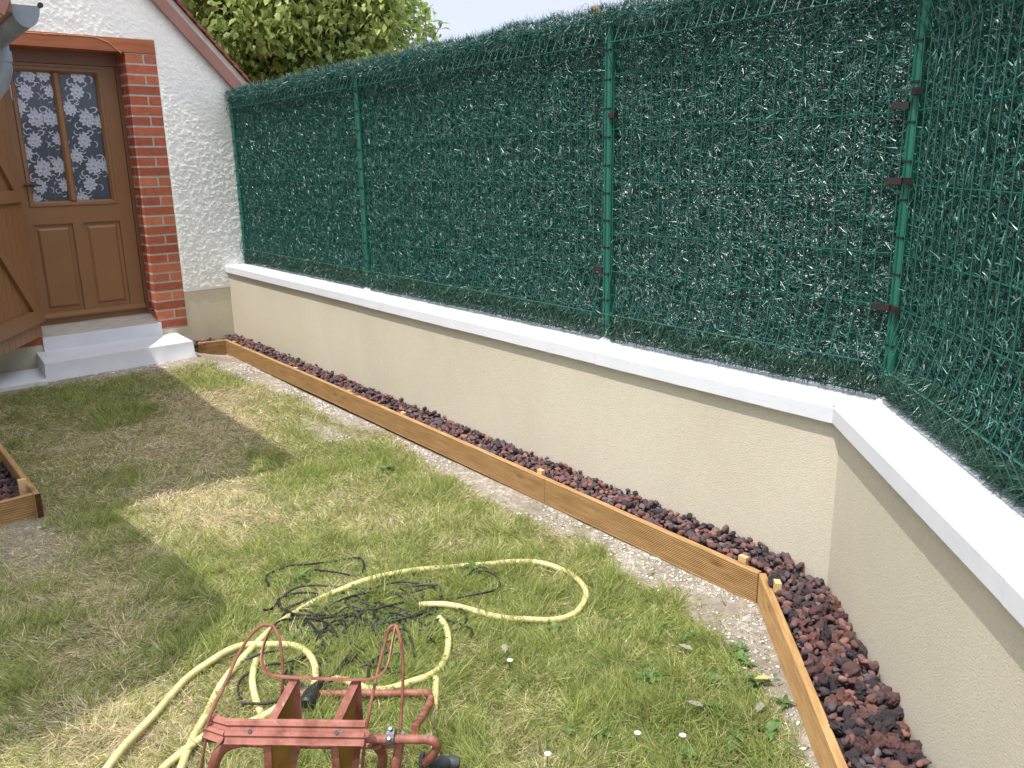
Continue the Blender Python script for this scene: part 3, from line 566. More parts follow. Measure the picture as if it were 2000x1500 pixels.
# ------------------------------------------------------------ steps and white ledge
st = empty('entrance_steps', (7.3, -1.5, .1), 'white painted concrete steps below the brown house door', 'steps')
def hw(u, w): return (7.6 + -.064 * u - .998 * w, -2.635 + .998 * u - .064 * w)
mb = MB(); fl = (6.985, -.962); frp = (7.085, -2.093); br_ = (7.575, -2.103); bl = (7.545, -.99)
def grow(p, k): c = np.array([7.3, -1.53]); q = np.array(p); return tuple(c + (q - c) * (1 + k))
lay = [(.0, .035), (.115, .030), (.128, .008), (.23, 0.), (.24, -.006)]
ring = [fl, frp, br_, bl]; vs = []
NS = 26
def ringpts(z, g):
    out = []
    corners = [grow(p, g) for p in ring]
    for i in range(4):
        a, b_ = np.array(corners[i]), np.array(corners[(i + 1) % 4])
        for j in range(NS):
            k = j / NS; w_ = .006 * (random.random() * 0) if .1 < z < .14 else 0
            p = a + (b_ - a) * k; out.append((p[0] + w_, p[1] + w_ * .3, z + (.012 * (random.random() - .5) if abs(z - .128) < .02 else 0)))
    return out
for z, g in lay: vs += ringpts(z, g)
K = NS * 4; fs = [(r * K + i, r * K + (i + 1) % K, (r + 1) * K + (i + 1) % K, (r + 1) * K + i) for r in range(len(lay) - 1) for i in range(K)]; fs.append(tuple(range((len(lay) - 1) * K, len(lay) * K)))
mb.add(vs, fs); mb.build('lower_step', M_white, st, smooth=True)
mb = MB(); c4 = [hw(.662, .0), hw(.662, .022), hw(1.592, .022), hw(1.592, .0)]; mb.prism(c4, .2, .352); mb.build('riser', M_white, st)
lg = MB(); a, b_, c_, d_ = (6.895, -.955), (7.43, -.98), (7.44, -.2), (6.90, .05)
lg.prism([a, b_, c_, d_], -.02, .128); lo = lg.build('white_ledge', M_white); lo.location = (0, 0, 0)
tag(lo, 'low white painted ledge running left from the steps at the house foot', 'ledge')
# ------------------------------------------------------------ lean-to roof on the left with gutter and downpipe
wing = empty('outbuilding', (5.9, .6, 0), 'outbuilding eave with pink brown fascia and grey gutter at the upper left', 'outbuilding')
pit = .49
def rp(sx, sy):   # roof point casting its shadow on ground point (sx, sy)
    z = (2.31 + .49 * .72 + .49 * sy) / (1 - .49 * SYZ); return (sx - SXZ * z, sy + SYZ * z, z)
plan = [rp(4.67, -1.69), rp(4.33, -1.44), rp(4.36, -1.0), rp(4.25, -.74), rp(3.44, -.84), rp(2.90, -.86), rp(2.66, -.55), rp(2.58, -.25), rp(2.5, .9), rp(7.95, .9), rp(7.95, -1.69)]
vs = [(a, b, c + .02) for a, b, c in plan] + [(a, b, c + .10) for a, b, c in plan]; n = len(plan)
q = MB(); q.add(vs, [tuple(range(n)), tuple(range(n, 2 * n))] + [(i, (i + 1) % n, (i + 1) % n + n, i + n) for i in range(n)]); wr = q.build('roof', M_tile, wing)
q = MB(); q.box(4.15, 7.5, -.664, -.642, 2.262, 2.32); q.build('fascia', M_barge, wing)
# bargeboard with a square-cut foot, rising with the roof
cx = 4.12; A0 = (-.677, 2.345); A1 = (-.63, 2.243); ux, uz = .898, .44
q = MB(); q.add([(x, y, z) for x in (cx, cx + .028) for y, z in (A1, (A1[0] + ux * 1.6, A1[1] + uz * 1.6), (A0[0] + ux * 1.6 - .01, A0[1] + uz * 1.6 + .02), (A0[0] - .03, A0[1] + .06))], [(0, 1, 2, 3), (4, 7, 6, 5), (0, 4, 5, 1), (1, 5, 6, 2), (2, 6, 7, 3), (3, 7, 4, 0)]); q.build('bargeboard', M_barge, wing)
q = MB(); q.box(4.4, 7.5, -.02, .16, 0, 2.25); q.box(4.4, 4.6, .16, 3, 0, 2.6); q.build('wall', M_stucco, wing)
g = MB(); gy_, gz_, gr = -.718, 2.298, .053; n = 14; prof = [(gy_ + math.cos(math.pi * (1 + k / n)) * gr, gz_ + math.sin(math.pi * (1 + k / n)) * gr * 1.6) for k in range(n + 1)]
vs = []; 
for x in (4.19, 7.3):
    for r in (1, .95): vs += [(x, gy_ + (y - gy_) * r, gz_ + (z - gz_) * r) for y, z in prof]
m_ = n + 1; fs = []
for k in range(n): fs += [(k, k + 1, 2 * m_ + k + 1, 2 * m_ + k), (m_ + k, m_ + k + 1, 3 * m_ + k + 1, 3 * m_ + k), (k, k + 1, m_ + k + 1, m_ + k)]
g.add(vs, fs); g.tube([(4.185, gy_ - gr - .004, gz_ + .002), (7.3, gy_ - gr - .004, gz_ + .002)], .008, 8)
gut = g.build('gutter', M_zinc, wing, smooth=True)
q = MB(); q.prism([(y, z) for y, z in [(gy_ + (y - gy_) * 1.03, gz_ + (z - gz_) * 1.03) for y, z in prof]], 4.182, 4.19, axis=0); q.build('end_cap', M_zinc, gut)
q = MB(); q.tube([(4.184, gy_ - gr - .005, gz_ + .004), (4.176, gy_ - gr - .005, gz_ + .004)], .011, 10); q.build('bead_stop', M_black, gut)
q = MB(); q.tube([(4.94, -.716, 2.24), (4.94, -.716, 2.17), (4.94, -.715, 2.12), (4.945, -.69, 2.05), (4.955, -.64, 1.99), (4.97, -.52, 1.91), (4.99, -.30, 1.78), (5.0, -.12, 1.72), (5.0, -.08, 1.5), (5.0, -.08, 0)], [.036, .038, .040, .04, .04, .04, .04, .04, .04, .04], 14); q.build('downpipe', M_zinc, wing, smooth=True)
q = MB(); q.tube([(4.94, -.716, 2.20), (4.94, -.716, 2.15)], .043, 14); q.build('pipe_collar', M_zinc, wing, smooth=True)
# ------------------------------------------------------------ timber edging of the lava bed
edg = empty('timber_edging', (4.5, -2.46, 0), 'long honey brown grooved timber edging holding the lava rock bed along the wall', 'edging')
def boardmesh(L_, h=.128, th=.027, grooves=15, name='board', parent=None, p0=(0, 0), d=(1, 0), nrm=(0, 1), z0=0., z1=0., material=None):
    """grooved face towards nrm; local x runs along the board"""
    prof = []
    gh = (h - .012) / grooves
    prof.append((0, 0)); 
    prof.append((0, .006))
    for i in range(grooves):
        za = .006 + i * gh
        prof += [(0, za + gh * .15), (-.005, za + gh * .3), (-.005, za + gh * .6), (0, za + gh * .75)]
    prof += [(0, h - .003), (-.003, h), (-th + .003, h), (-th, h - .003), (-th, 0)]
    n = max(2, int(L_ / .25)); m = len(prof); vs = []; ph = random.random() * 6
    for i in range(n + 1):
        x = L_ * i / n; wob = .0015 * math.sin(ph + x * 2.2)
        vs += [(x, a + wob, b + z0 + (z1 - z0) * x / L_) for a, b in prof]
    fs = [(i * m + k, i * m + (k + 1) % m, (i + 1) * m + (k + 1) % m, (i + 1) * m + k) for i in range(n) for k in range(m)] + [tuple(range(m)), tuple(range(n * m, n * m + m))[::-1]]
    q = MB(); q.add(vs, fs); o = q.build(name, material or M_wood, None)
    Mx = Matrix(((d[0], nrm[0], 0, p0[0]), (d[1], nrm[1], 0, p0[1]), (0, 0, 1, 0), (0, 0, 0, 1)))
    o.data.transform(Matrix.Translation((random.random() * 0, 0, 0)))
    if parent is not None:
        o.parent = parent; o.matrix_basis = Matrix.Translation(-Vector(parent.location)) @ Mx
    return o
bx = [7.392, 5.02, 2.95, 1.704]
for i in range(3): boardmesh(bx[i] - bx[i + 1] - .003, parent=edg, p0=(bx[i + 1] + .0015, -2.455), z0=[.004, .012, .026][2 - i], z1=[.012, .026, .026][2 - i])
boardmesh(1.9, parent=edg, p0=(1.704, -2.457), d=tuple(EX), nrm=tuple(N2), z0=.004, z1=-.01)
boardmesh(.235, parent=edg, p0=(7.366, -2.456 + .003), d=(.085, .996), nrm=(-.996, .085), z0=.028, z1=.03)
def stake(p, d, z, sx=.036, sy=.022):
    q = MB(); d = np.array(d); n = np.array([-d[1], d[0]]); c = np.array(p)
    pts = [tuple(c + d * a + n * b) for a, b in ((-sx / 2, -sy / 2), (sx / 2, -sy / 2), (sx / 2, sy / 2), (-sx / 2, sy / 2))]
    q.prism(pts, -.1, z); return q.build('stake', M_woodpale, edg)
for x, z in ((7.26, .152), (5.95, .152), (5.06, .155), (4.35, .156), (3.02, .158), (1.80, .153)): stake((x, -2.494), (1, 0), z)
stake(tuple(np.array((1.704, -2.457)) + EX * .13 - N2 * .040), EX, .168)
# ------------------------------------------------------------ lava rocks
def ico(sub):
    import bmesh
    bm = bmesh.new(); bmesh.ops.create_icosphere(bm, subdivisions=sub, radius=1); V = np.array([v.co[:] for v in bm.verts]); F = np.array([[v.index for v in f.verts] for f in bm.faces]); bm.free(); return V, F
V2_, F2_ = ico(2); V3_, F3_ = ico(3)
def rockshape(V, seed):
    r = np.random.default_rng(seed); W = V.copy()
    for k in range(9):   # chop with planes for angular facets
        n = r.normal(size=3); n /= np.linalg.norm(n); dd = .55 + .3 * r.random(); s = W @ n; W = W - np.maximum(s - dd, 0)[:, None] * n
    for k in range(9):
        n = r.normal(size=3); n /= np.linalg.norm(n); W = W + (.055 * np.sin((W @ n) * (4 + 9 * r.random()) + r.random() * 6))[:, None] * V
    W = W * np.array([1, .62 + .3 * r.random(), .5 + .3 * r.random()]); return W
rock_meshes = []
for i in range(12):
    W = rockshape(V3_, 100 + i); me = bpy.data.meshes.new('lava_rock'); me.from_pydata([tuple(v) for v in W * .5], [], [tuple(f) for f in F3_]); me.materials.append(MLV[0] if i % 5 < 2 else MLV[1])
    rock_meshes.append(me)
def bedz(p, t_, near):  # rock heap height across the bed (t_ 0 at board, 1 at wall)
    return (.130 + .020 * t_) if not near else (.138 - .030 * t_)
pts = []
r = np.random.default_rng(5)
def scatter(A, e, nrm, Ln, w0, w1, near, size):
    placed = []; grid = {}
    tries = int(Ln * abs(w1 - w0) / (size ** 2) * 14)
    for _ in range(tries):
        s = r.random() * Ln; t_ = r.random(); sz = size * (.55 + .75 * r.random()); o = w0 + (w1 - w0) * t_
        x = A[0] + e[0] * s + nrm[0] * o; y = A[1] + e[1] * s + nrm[1] * o
        ok = True; gk = (int(x / .05), int(y / .05))
        for a in (-1, 0, 1):
            for b in (-1, 0, 1):
                for (qx, qy, qs) in grid.get((gk[0] + a, gk[1] + b), ()):
                    if (qx - x) ** 2 + (qy - y) ** 2 < ((qs + sz) * .31) ** 2: ok = False; break
                if not ok: break
            if not ok: break
        if not ok: continue
        grid.setdefault(gk, []).append((x, y, sz)); placed.append((x, y, bedz(0, t_, near) + .008 * r.random() - .006 + (.018 if r.random() < .12 else 0), sz))
    return placed
P_main = scatter((1.62, -2.482), (1, 0), (0, -1), 5.95, .016, .138, False, .034)
P_main += scatter((7.38, -2.44), (1, 0), (0, 1), .2, .01, .27, False, .04)
P_near = scatter((1.70, -2.487), tuple(EX), tuple(-N2), 1.6, .012, .215, True, .040)
allr = P_main + P_near + [(x + .012, y - .012, z - .022, s) for x, y, z, s in P_main + P_near]
allr.sort(key=lambda q: (q[0] ** 2 + q[1] ** 2 + 2.3) / q[3] ** 2 * (1 if q[0] > .55 else 99))
big = allr[:300]; rest = allr[300:]
for i, (x, y, z, s) in enumerate(big):
    o = bpy.data.objects.new('lava_rock', rock_meshes[i % 12]); COL.objects.link(o); o.location = (x, y, z); k = s * (1.05 + .3 * r.random()); o.scale = (k, k, k * (.9 + .3 * r.random())); o.rotation_euler = (r.random() * 6.3, r.random() * 6.3, r.random() * 6.3)
    if (i % 12) % 5 < 2: tag(o, 'charcoal grey lava rock in the bed between timber edging and beige wall', 'lava rock', 'charcoal lava rocks in the long bed')
    else: tag(o, 'red brown lava rock in the bed between timber edging and beige wall', 'lava rock', 'red brown lava rocks in the long bed')
LAVC = np.array([c for _, c in LAVA])
def rockmass(name, lst, label, cat='lava rocks'):
    shapes = [rockshape(V2_, 200 + i) * .5 for i in range(10)]; VV = []; FF = []; CC = []; nV = 0
    for i, (x, y, z, s) in enumerate(lst):
        W = shapes[i % 10]; a = r.random(3) * 6.3; c, s_ = np.cos(a), np.sin(a)
        Rz = np.array([[c[0], -s_[0], 0], [s_[0], c[0], 0], [0, 0, 1]]); Rx = np.array([[1, 0, 0], [0, c[1], -s_[1]], [0, s_[1], c[1]]])
        VV.append((W * s * 1.2) @ (Rz @ Rx).T + np.array([x, y, z])); FF.append(F2_ + nV); nV += len(W)
        col = LAVC[r.choice(7, p=[.2, .2, .17, .17, .13, .06, .07])] * (.75 + .5 * r.random()); CC.append(np.repeat(col[None], len(W), 0))
    return tag(bulk(name, np.concatenate(VV), np.concatenate(FF), M_lava2, np.concatenate(CC)), label, cat, kind='stuff')
rockmass('lava_rocks', rest, 'small red and charcoal lava rocks filling the rest of the long bed')
sb = MB(); sb.prism([(7.6, -2.484), (1.69, -2.484), (.6, -1.475), (.45, -1.60), (1.53, -2.626), (7.6, -2.626)], -.05, .095); so_ = sb.build('bed_soil', noisy('dark bed soil', (.03, .02, .018), (.06, .04, .035), 30, .9)); tag(so_, kind='structure')
# ------------------------------------------------------------ small raised bed at the left
rb = empty('raised_bed', (4.9, -.4, 0), 'small timber raised bed of lava rocks at the left edge of the lawn', 'raised bed')
d1 = np.array((5.415 - 4.449, -.457 + .498)); d1 /= np.linalg.norm(d1); n1 = (d1[1], -d1[0])
boardmesh(1.35, h=.124, parent=rb, p0=(4.425, -.503), d=tuple(d1), nrm=n1, z0=.0, z1=.02, material=M_wood)
boardmesh(.60, h=.118, grooves=9, parent=rb, p0=(4.455, -.474), d=(-.12, .993), nrm=(-.993, -.12), material=M_wood)
q = MB(); q.box(4.4215, 4.4245, -.5030 + .001, -.5030 + .026, .002, .122); q.build('end_grain', M_woodend, rb)
q = MB(); q.box(4.60, 4.63, -.474, -.436, -.05, .150); q.build('stake', M_woodpale, rb)
rockmass('lava_rocks', [(4.5 + .8 * r.random(), -.46 + .4 * r.random(), .03 + .03 * r.random(), .04) for _ in range(420)], 'dark lava rocks lying inside the small raised bed at the left')
# ------------------------------------------------------------ garden hose, cable
hoseA = [(2.236,-0.278),(2.325,-0.359),(2.432,-0.473),(2.561,-0.604),(2.615,-0.722),(2.630,-0.816),(2.601,-0.887),(2.549,-0.950),(2.464,-0.978),(2.357,-0.966),(2.267,-0.919),(2.247,-0.880),(2.236,-0.832),(2.220,-0.743),(2.229,-0.683),(2.243,-0.610),(2.221,-0.528),(2.178,-0.430),(2.143,-0.393)]
hoseB = [(2.103,-0.442),(2.231,-0.517),(2.345,-0.599),(2.473,-0.690),(2.559,-0.790),(2.659,-0.920),(2.730,-1.028),(2.781,-1.174),(2.790,-1.355),(2.760,-1.526),(2.698,-1.684),(2.608,-1.828),(2.510,-1.967),(2.428,-2.037),(2.329,-2.063),(2.223,-2.036),(2.135,-1.982),(2.083,-1.895),(2.078,-1.815),(2.104,-1.739),(2.154,-1.684),(2.221,-1.642),(2.317,-1.595),(2.403,-1.538),(2.484,-1.452)]
hoseC = [(2.541,-0.836),(2.434,-0.781),(2.320,-0.750),(2.245,-0.740)]
hoseD = [(2.368,-1.464),(2.277,-1.436),(2.191,-1.385),(2.114,-1.307),(2.082,-1.233),(2.088,-1.168),(2.113,-1.107),(2.154,-1.057),(2.221,-1.018),(2.271,-0.989)]
hoseE = [(2.057,-1.250),(1.963,-1.185),(1.882,-1.126),(1.802,-1.078),(1.724,-1.037),(1.653,-0.996)]
cables=[ [(2.999,-1.067),(3.068,-1.084),(3.118,-1.127),(3.117,-1.193),(3.066,-1.261),(3.053,-1.348),(3.005,-1.443),(2.934,-1.454),(2.867,-1.407),(2.885,-1.358),(2.956,-1.301),(3.023,-1.276)],[(2.820,-0.974),(2.827,-1.007),(2.894,-1.097),(2.892,-1.182),(2.829,-1.284),(2.724,-1.365),(2.683,-1.480),(2.607,-1.552),(2.524,-1.574),(2.460,-1.528),(2.420,-1.457),(2.444,-1.383),(2.502,-1.330)],[(2.463,-1.554),(2.432,-1.604),(2.388,-1.693),(2.402,-1.765),(2.476,-1.808),(2.544,-1.781),(2.568,-1.697)],[(2.549,-0.803),(2.534,-0.869),(2.523,-0.957),(2.542,-1.061),(2.575,-1.157),(2.499,-1.222),(2.457,-1.283),(2.422,-1.370),(2.436,-1.467),(2.509,-1.560),(2.563,-1.572),(2.648,-1.482)],[(2.801,-1.027),(2.875,-1.058),(2.875,-1.121),(2.798,-1.182),(2.799,-1.119),(2.782,-1.049),(2.705,-1.056),(2.673,-1.123),(2.706,-1.201),(2.696,-1.305),(2.655,-1.417),(2.586,-1.468),(2.556,-1.567)],[(2.273,-0.935),(2.296,-1.018),(2.372,-1.115),(2.434,-1.167),(2.402,-1.231),(2.359,-1.310),(2.270,-1.288),(2.198,-1.254)],[(2.314,-0.706),(2.397,-0.720),(2.463,-0.770),(2.476,-0.845),(2.432,-0.899),(2.437,-1.012),(2.480,-1.110),(2.523,-1.193),(2.584,-1.289)],[(2.309,-0.704),(2.276,-0.764),(2.272,-0.830),(2.258,-0.910),(2.254,-0.980),(2.306,-1.052),(2.353,-1.163),(2.415,-1.189)],[(2.795,-1.034),(2.647,-1.070),(2.542,-1.061),(2.429,-1.046),(2.350,-1.045),(2.295,-1.074)],[(2.404,-0.887),(2.329,-0.846),(2.289,-0.872),(2.260,-0.929),(2.241,-0.973)],[(2.606,-1.091),(2.615,-1.136),(2.592,-1.250),(2.543,-1.309),(2.530,-1.412),(2.530,-1.504)],[(2.511,-1.207),(2.431,-1.145),(2.328,-1.072),(2.267,-0.986)],[(2.344,-1.199),(2.266,-1.195),(2.252,-1.118),(2.182,-1.067)],[(2.675,-0.954),(2.695,-1.012),(2.664,-1.078),(2.566,-1.113),(2.465,-1.103)] ]
R_strip= [(1.998,-0.712,0.440),(2.003,-0.692,0.410),(1.978,-0.668,0.385),(1.943,-0.655,0.370),(1.906,-0.659,0.360),(1.870,-0.688,0.360),(1.795,-0.767,0.360),(1.742,-0.827,0.360),(1.723,-0.857,0.360),(1.725,-0.889,0.365),(1.732,-0.912,0.385),(1.765,-0.942,0.410),(1.791,-0.970,0.440)]
R_rodL= [(1.939,-0.465,0.140),(1.931,-0.488,0.240),(1.929,-0.506,0.300),(1.959,-0.559,0.350),(2.000,-0.611,0.390),(2.025,-0.659,0.420),(2.017,-0.689,0.440),(1.998,-0.712,0.440)]
R_rodLb= [(1.998,-0.712,0.440),(1.968,-0.715,0.410),(1.949,-0.709,0.360),(1.933,-0.699,0.310),(1.925,-0.686,0.250)]
R_rodR= [(1.678,-0.786,0.140),(1.683,-0.807,0.240),(1.692,-0.828,0.300),(1.758,-0.891,0.350),(1.791,-0.935,0.400),(1.800,-0.954,0.430),(1.791,-0.970,0.440)]
R_rodRb= [(1.791,-0.970,0.440),(1.747,-0.957,0.420),(1.723,-0.947,0.360),(1.698,-0.926,0.290),(1.669,-0.899,0.220)]
R_channel= [(1.936,-0.494,0.270),(1.882,-0.523,0.270),(1.654,-0.791,0.270)]
R_axle= [(1.697,-0.810,0.220),(1.591,-0.934,0.220),(1.606,-0.940,0.160),(1.632,-0.942,0.120)]
R_base= [(2.413,-0.669,0.030),(2.229,-0.880,0.030),(2.004,-1.164,0.030),(1.958,-1.167,0.030),(1.663,-0.937,0.200)]
R_legR= [(1.665,-0.897,0.200),(1.662,-0.874,0.120),(1.646,-0.849,0.050)]
R_legR2= [(1.679,-0.833,0.200),(1.705,-0.862,0.130),(1.755,-0.871,0.030)]
R_legL= [(1.913,-0.567,0.200),(1.934,-0.540,0.190),(1.965,-0.519,0.150),(1.980,-0.499,0.080)]
R_crossbar= [(1.958,-0.540,0.180),(1.770,-0.755,0.180),(1.664,-0.891,0.180)]
R_grip= [(1.637,-0.945,0.120),(1.573,-1.015,0.120)]
R_plateLa= [(1.863,-0.698,0.355),(1.860,-0.696,0.220),(1.847,-0.617,0.270)]
R_plateLb= [(1.811,-0.593,0.250),(1.800,-0.668,0.220),(1.829,-0.647,0.100),(1.826,-0.593,0.130)]
R_plateRa= [(1.758,-0.820,0.355),(1.760,-0.819,0.220),(1.740,-0.747,0.270)]
R_plateRb= [(1.705,-0.724,0.250),(1.704,-0.786,0.220),(1.724,-0.776,0.100),(1.718,-0.728,0.130)]
R_plug= [(2.259,-0.950,0.030),(2.213,-0.891,0.040),(2.158,-0.843,0.050)]
def smooth_path(P, z, n=6, lift=None):
    P = [np.array(p, float) for p in P]; out = []
    for i in range(len(P) - 1):
        p0 = P[max(i - 1, 0)]; p1 = P[i]; p2 = P[i + 1]; p3 = P[min(i + 2, len(P) - 1)]
        for j in range(n):
            t_ = j / n; out.append(.5 * ((2 * p1) + (-p0 + p2) * t_ + (2 * p0 - 5 * p1 + 4 * p2 - p3) * t_ ** 2 + (-p0 + 3 * p1 - 3 * p2 + p3) * t_ ** 3))
    out.append(P[-1])
    if len(P[0]) == 3: return [tuple(q) for q in out]
    return [(q[0], q[1], (z(i, q) if callable(z) else z) + float(gz(q[0], q[1]))) for i, q in enumerate(out)]
hs = empty('garden_hose', (2.4, -1.2, 0), 'yellow garden hose looping across the lawn behind the red hose reel', 'garden hose')
for nm, hp_, z in (('length', hoseA, .026), ('length', hoseB, .019), ('length', hoseC, .012), ('length', hoseD, .014), ('length', hoseE, .014)):
    q = MB(); zz = (lambda i, p, z=z: z + .006 * math.sin(i * .21)); q.tube(smooth_path(hp_, zz, 8), .0118, 10); o = q.build('hose_length', M_hose, hs, smooth=True)
cb = empty('extension_cable', (2.6, -1.2, 0), 'tangled black extension cable with a chunky socket lying in the grass inside the yellow hose', 'cable')
for i, c in enumerate(cables):
    q = MB(); q.tube(smooth_path(c, lambda i_, p, k=i: .021 + .007 * math.sin(i_ * .3 + k * 2) + .0008 * k, 7), .0044, 7); q.build('cable_run', M_black, cb, smooth=True)
# extra small loose loops of the tangle
for i in range(30):
    cx_, cy_ = 2.50 + .10 * RG.normal(), -1.22 + .13 * RG.normal(); rr_ = .03 + .07 * RG.random(); a0 = RG.random() * 6; ell = .4 + .5 * RG.random()
    c = [(cx_ + math.cos(a0 + k * .7) * rr_ * (1 + .12 * k), cy_ + math.sin(a0 + k * .7) * rr_ * ell * 1.3) for k in range(7)]
    q = MB(); q.tube(smooth_path(c, lambda i_, p: .018 + .006 * math.sin(i_ * .4), 6), .0042, 6); q.build('cable_run', M_black, cb, smooth=True)
q = MB(); pa, pb, pc_ = (2.262, -.953, .030), (2.222, -.900, .042), (2.168, -.852, .040); q.tube([pa, (2.25, -.935, .034), pb, (2.205, -.886, .042), pc_], [.008, .012, .016, .024, .027], 12); q.tube([(2.166, -.850, .040), (2.16, -.845, .040)], [.027, .021], 12)
q.build('socket', M_black, cb, smooth=True)
# ------------------------------------------------------------ hose reel trolley
rl = empty('hose_reel', (1.85, -.85, 0), 'worn red metal hose reel trolley in the foreground with thin hoops', 'hose reel')
def tb(name, P, rad, m, n=5, k=8, flat=None, par=rl): q = MB(); q.tube(smooth_path(P, 0, n), rad, k, flat=flat); return q.build(name, m, par, smooth=True)
AX = np.array([-.68, -.733, 0])
def strapmesh(name, P, wdt, th, m, wdir):   # flat strap, width along wdir
    P = [np.array(p) for p in smooth_path(P, 0, 5)]; q = MB(); vs = []; n = len(P); wd = np.array(wdir, float); wd /= np.linalg.norm(wd)
    for i in range(n):
        t_ = P[min(i + 1, n - 1)] - P[max(i - 1, 0)]; t_ /= np.linalg.norm(t_); nn = np.cross(t_, wd); nn /= np.linalg.norm(nn)
        for a, b in ((-1, -1), (1, -1), (1, 1), (-1, 1)): vs.append(P[i] + wd * a * wdt / 2 + nn * b * th / 2)
    fs = [(i * 4 + k, i * 4 + (k + 1) % 4, (i + 1) * 4 + (k + 1) % 4, (i + 1) * 4 + k) for i in range(n - 1) for k in range(4)] + [(0, 1, 2, 3), tuple(range(4 * n - 4, 4 * n))[::-1]]
    q.add(vs, fs); return q.build(name, m, rl)
strapmesh('hoop_strap', R_strip, .016, .0035, M_rust, (.62, -.58, -.25))
for P in (R_rodL, R_rodLb, R_rodR, R_rodRb): tb('hoop', P, .0042, M_rustrod)
# pressed channel bar with two ribs
A_ = np.array(R_channel[0]); Bm = np.array(R_channel[1]); Bb = np.array(R_channel[2]); 
prof = [(-.030, 0), (-.024, .004), (-.014, .004), (-.010, -.003), (-.003, -.003), (.001, .004), (.010, .004), (.014, -.003), (.024, -.003), (.030, .002)]
def channel(p, q_, s0=1., s1=1., lift0=0, th=.0025):
    p = np.array(p); q_ = np.array(q_); e = (q_ - p) / np.linalg.norm(q_ - p); nn = np.array([-.74, .32, .62]); nn -= e * (nn @ e); nn /= np.linalg.norm(nn); up = np.cross(nn, e); up = up if up[2] > 0 else -up
    mbx = MB(); vs = []
    for c, s in ((p, s0), (q_, s1)):
        for t0 in (0, -th):
            vs += [tuple(c - up * a * s + nn * (b + t0)) for a, b in prof]
    k = len(prof); fs = []
    for i in range(k - 1): fs += [(i, i + 1, 2 * k + i + 1, 2 * k + i), (k + i, k + i + 1, 3 * k + i + 1, 3 * k + i)]
    for i in (0, k - 1): fs.append((i, k + i, 3 * k + i, 2 * k + i))
    mbx.add(vs, fs); return mbx
cm = channel(Bm, Bb); cbar = cm.build('channel_bar', M_rust, rl); cm = channel(A_, Bm, .95, 1.); cm.build('channel_end', M_rust, rl)
e = (Bb - Bm) / np.linalg.norm(Bb - Bm)
for k in (.18, .80):
    c = Bm + (Bb - Bm) * k + np.array([-.68, .35, .65]) * .0045; q = MB(); q.tube([c, c + np.array([-.55, .42, .72]) * .0022], .0055, 10); q.build('bolt_hole', M_black, cbar)
# end plates (folded triangles)
def plate(name, top, bot, fwd, m, th=.004, thick_dir=None):
    q = MB(); n = len(top)
    return q
def polyplate(name, P, m, dirv, th=.005):
    q = MB(); P = [np.array(p) for p in P]; dv = np.array(dirv, float); dv = dv / np.linalg.norm(dv) * th; n = len(P)
    q.add([tuple(p) for p in P] + [tuple(p + dv) for p in P], [tuple(range(n)), tuple(range(n, 2 * n))[::-1]] + [(i, (i + 1) % n, (i + 1) % n + n, i + n) for i in range(n)]); return q.build(name, m, rl)
for Pa, Pb in ((R_plateLa, R_plateLb), (R_plateRa, R_plateRb)):
    top = np.array(Pa[0]); lowb = np.array(Pa[1]); lowf = np.array(Pa[2]); ax_ = AX * 1.
    dn = lowb + (lowb - top) * .35
    polyplate('side_plate', [top, lowb, dn, lowf], M_ochre, ax_, .004)
    # flanges on both long edges
    for a, b in ((top, lowf), (top, dn)):
        ed = b - a; nrm = np.cross(ed, ax_); nrm /= np.linalg.norm(nrm); q = MB(); w_ = ax_ / np.linalg.norm(ax_) * .020
        vs = [a - w_ * .1, a + w_, b + w_, b - w_ * .1]; vs += [v + nrm * .003 for v in vs]; q.add([tuple(v) for v in vs], [(0, 1, 2, 3), (4, 7, 6, 5), (0, 4, 5, 1), (1, 5, 6, 2), (2, 6, 7, 3), (3, 7, 4, 0)]); q.build('plate_flange', M_rust, rl)
    b0, b1, b2, b3 = [np.array(p) for p in Pb]
    polyplate('side_plate', [b0, b1, b2, b3], M_ochre, ax_, .004)
    for a, b in ((b0, b3), (b1, b2)):
        ed = b - a; nrm = np.cross(ed, ax_); nrm /= np.linalg.norm(nrm); q = MB(); w_ = ax_ / np.linalg.norm(ax_) * .018
        vs = [a - w_ * .1, a + w_, b + w_, b - w_ * .1]; vs += [v + nrm * .003 for v in vs]; q.add([tuple(v) for v in vs], [(0, 1, 2, 3), (4, 7, 6, 5), (0, 4, 5, 1), (1, 5, 6, 2), (2, 6, 7, 3), (3, 7, 4, 0)]); q.build('plate_flange', M_rust, rl)
tb('axle_tube', [R_channel[2], R_axle[0], R_axle[1]], .0115, M_rust, 3, 12)
tb('crank_arm', [R_axle[1], (1.578, -.945, .214), (1.582, -.952, .19), (1.600, -.944, .155), R_axle[3]], .0115, M_rust, 4, 12)
tb('base_tube', [(2.262, -.842, .03), R_base[1], (2.03, -1.13, .03), (2.003, -1.162, .031), (1.985, -1.170, .036), R_base[3], (1.80, -1.045, .12), (1.70, -.965, .185), (1.663, -.937, .205)], .0112, M_rust, 6, 12)
tb('leg', R_legR + [(1.60, -.83, .0)], .013, M_rust, 5, 12); tb('leg', [R_legR2[0], R_legR2[1], R_legR2[2]], .0125, M_rust, 5, 12); tb('leg', R_legL + [(1.99, -.49, .02)], .015, M_rust, 5, 12)
tb('cross_bar', R_crossbar, .008, M_rust, 3, 8)
q = MB(); g0_ = np.array(R_grip[0]); g1_ = np.array(R_grip[1]); L8 = []; R8 = []
for k in range(17): L8.append(tuple(g0_ + (g1_ - g0_) * k / 16)); R8.append(.0155 + (.0022 if k % 4 < 2 else 0) - (.006 if k in (0, 16) else 0))
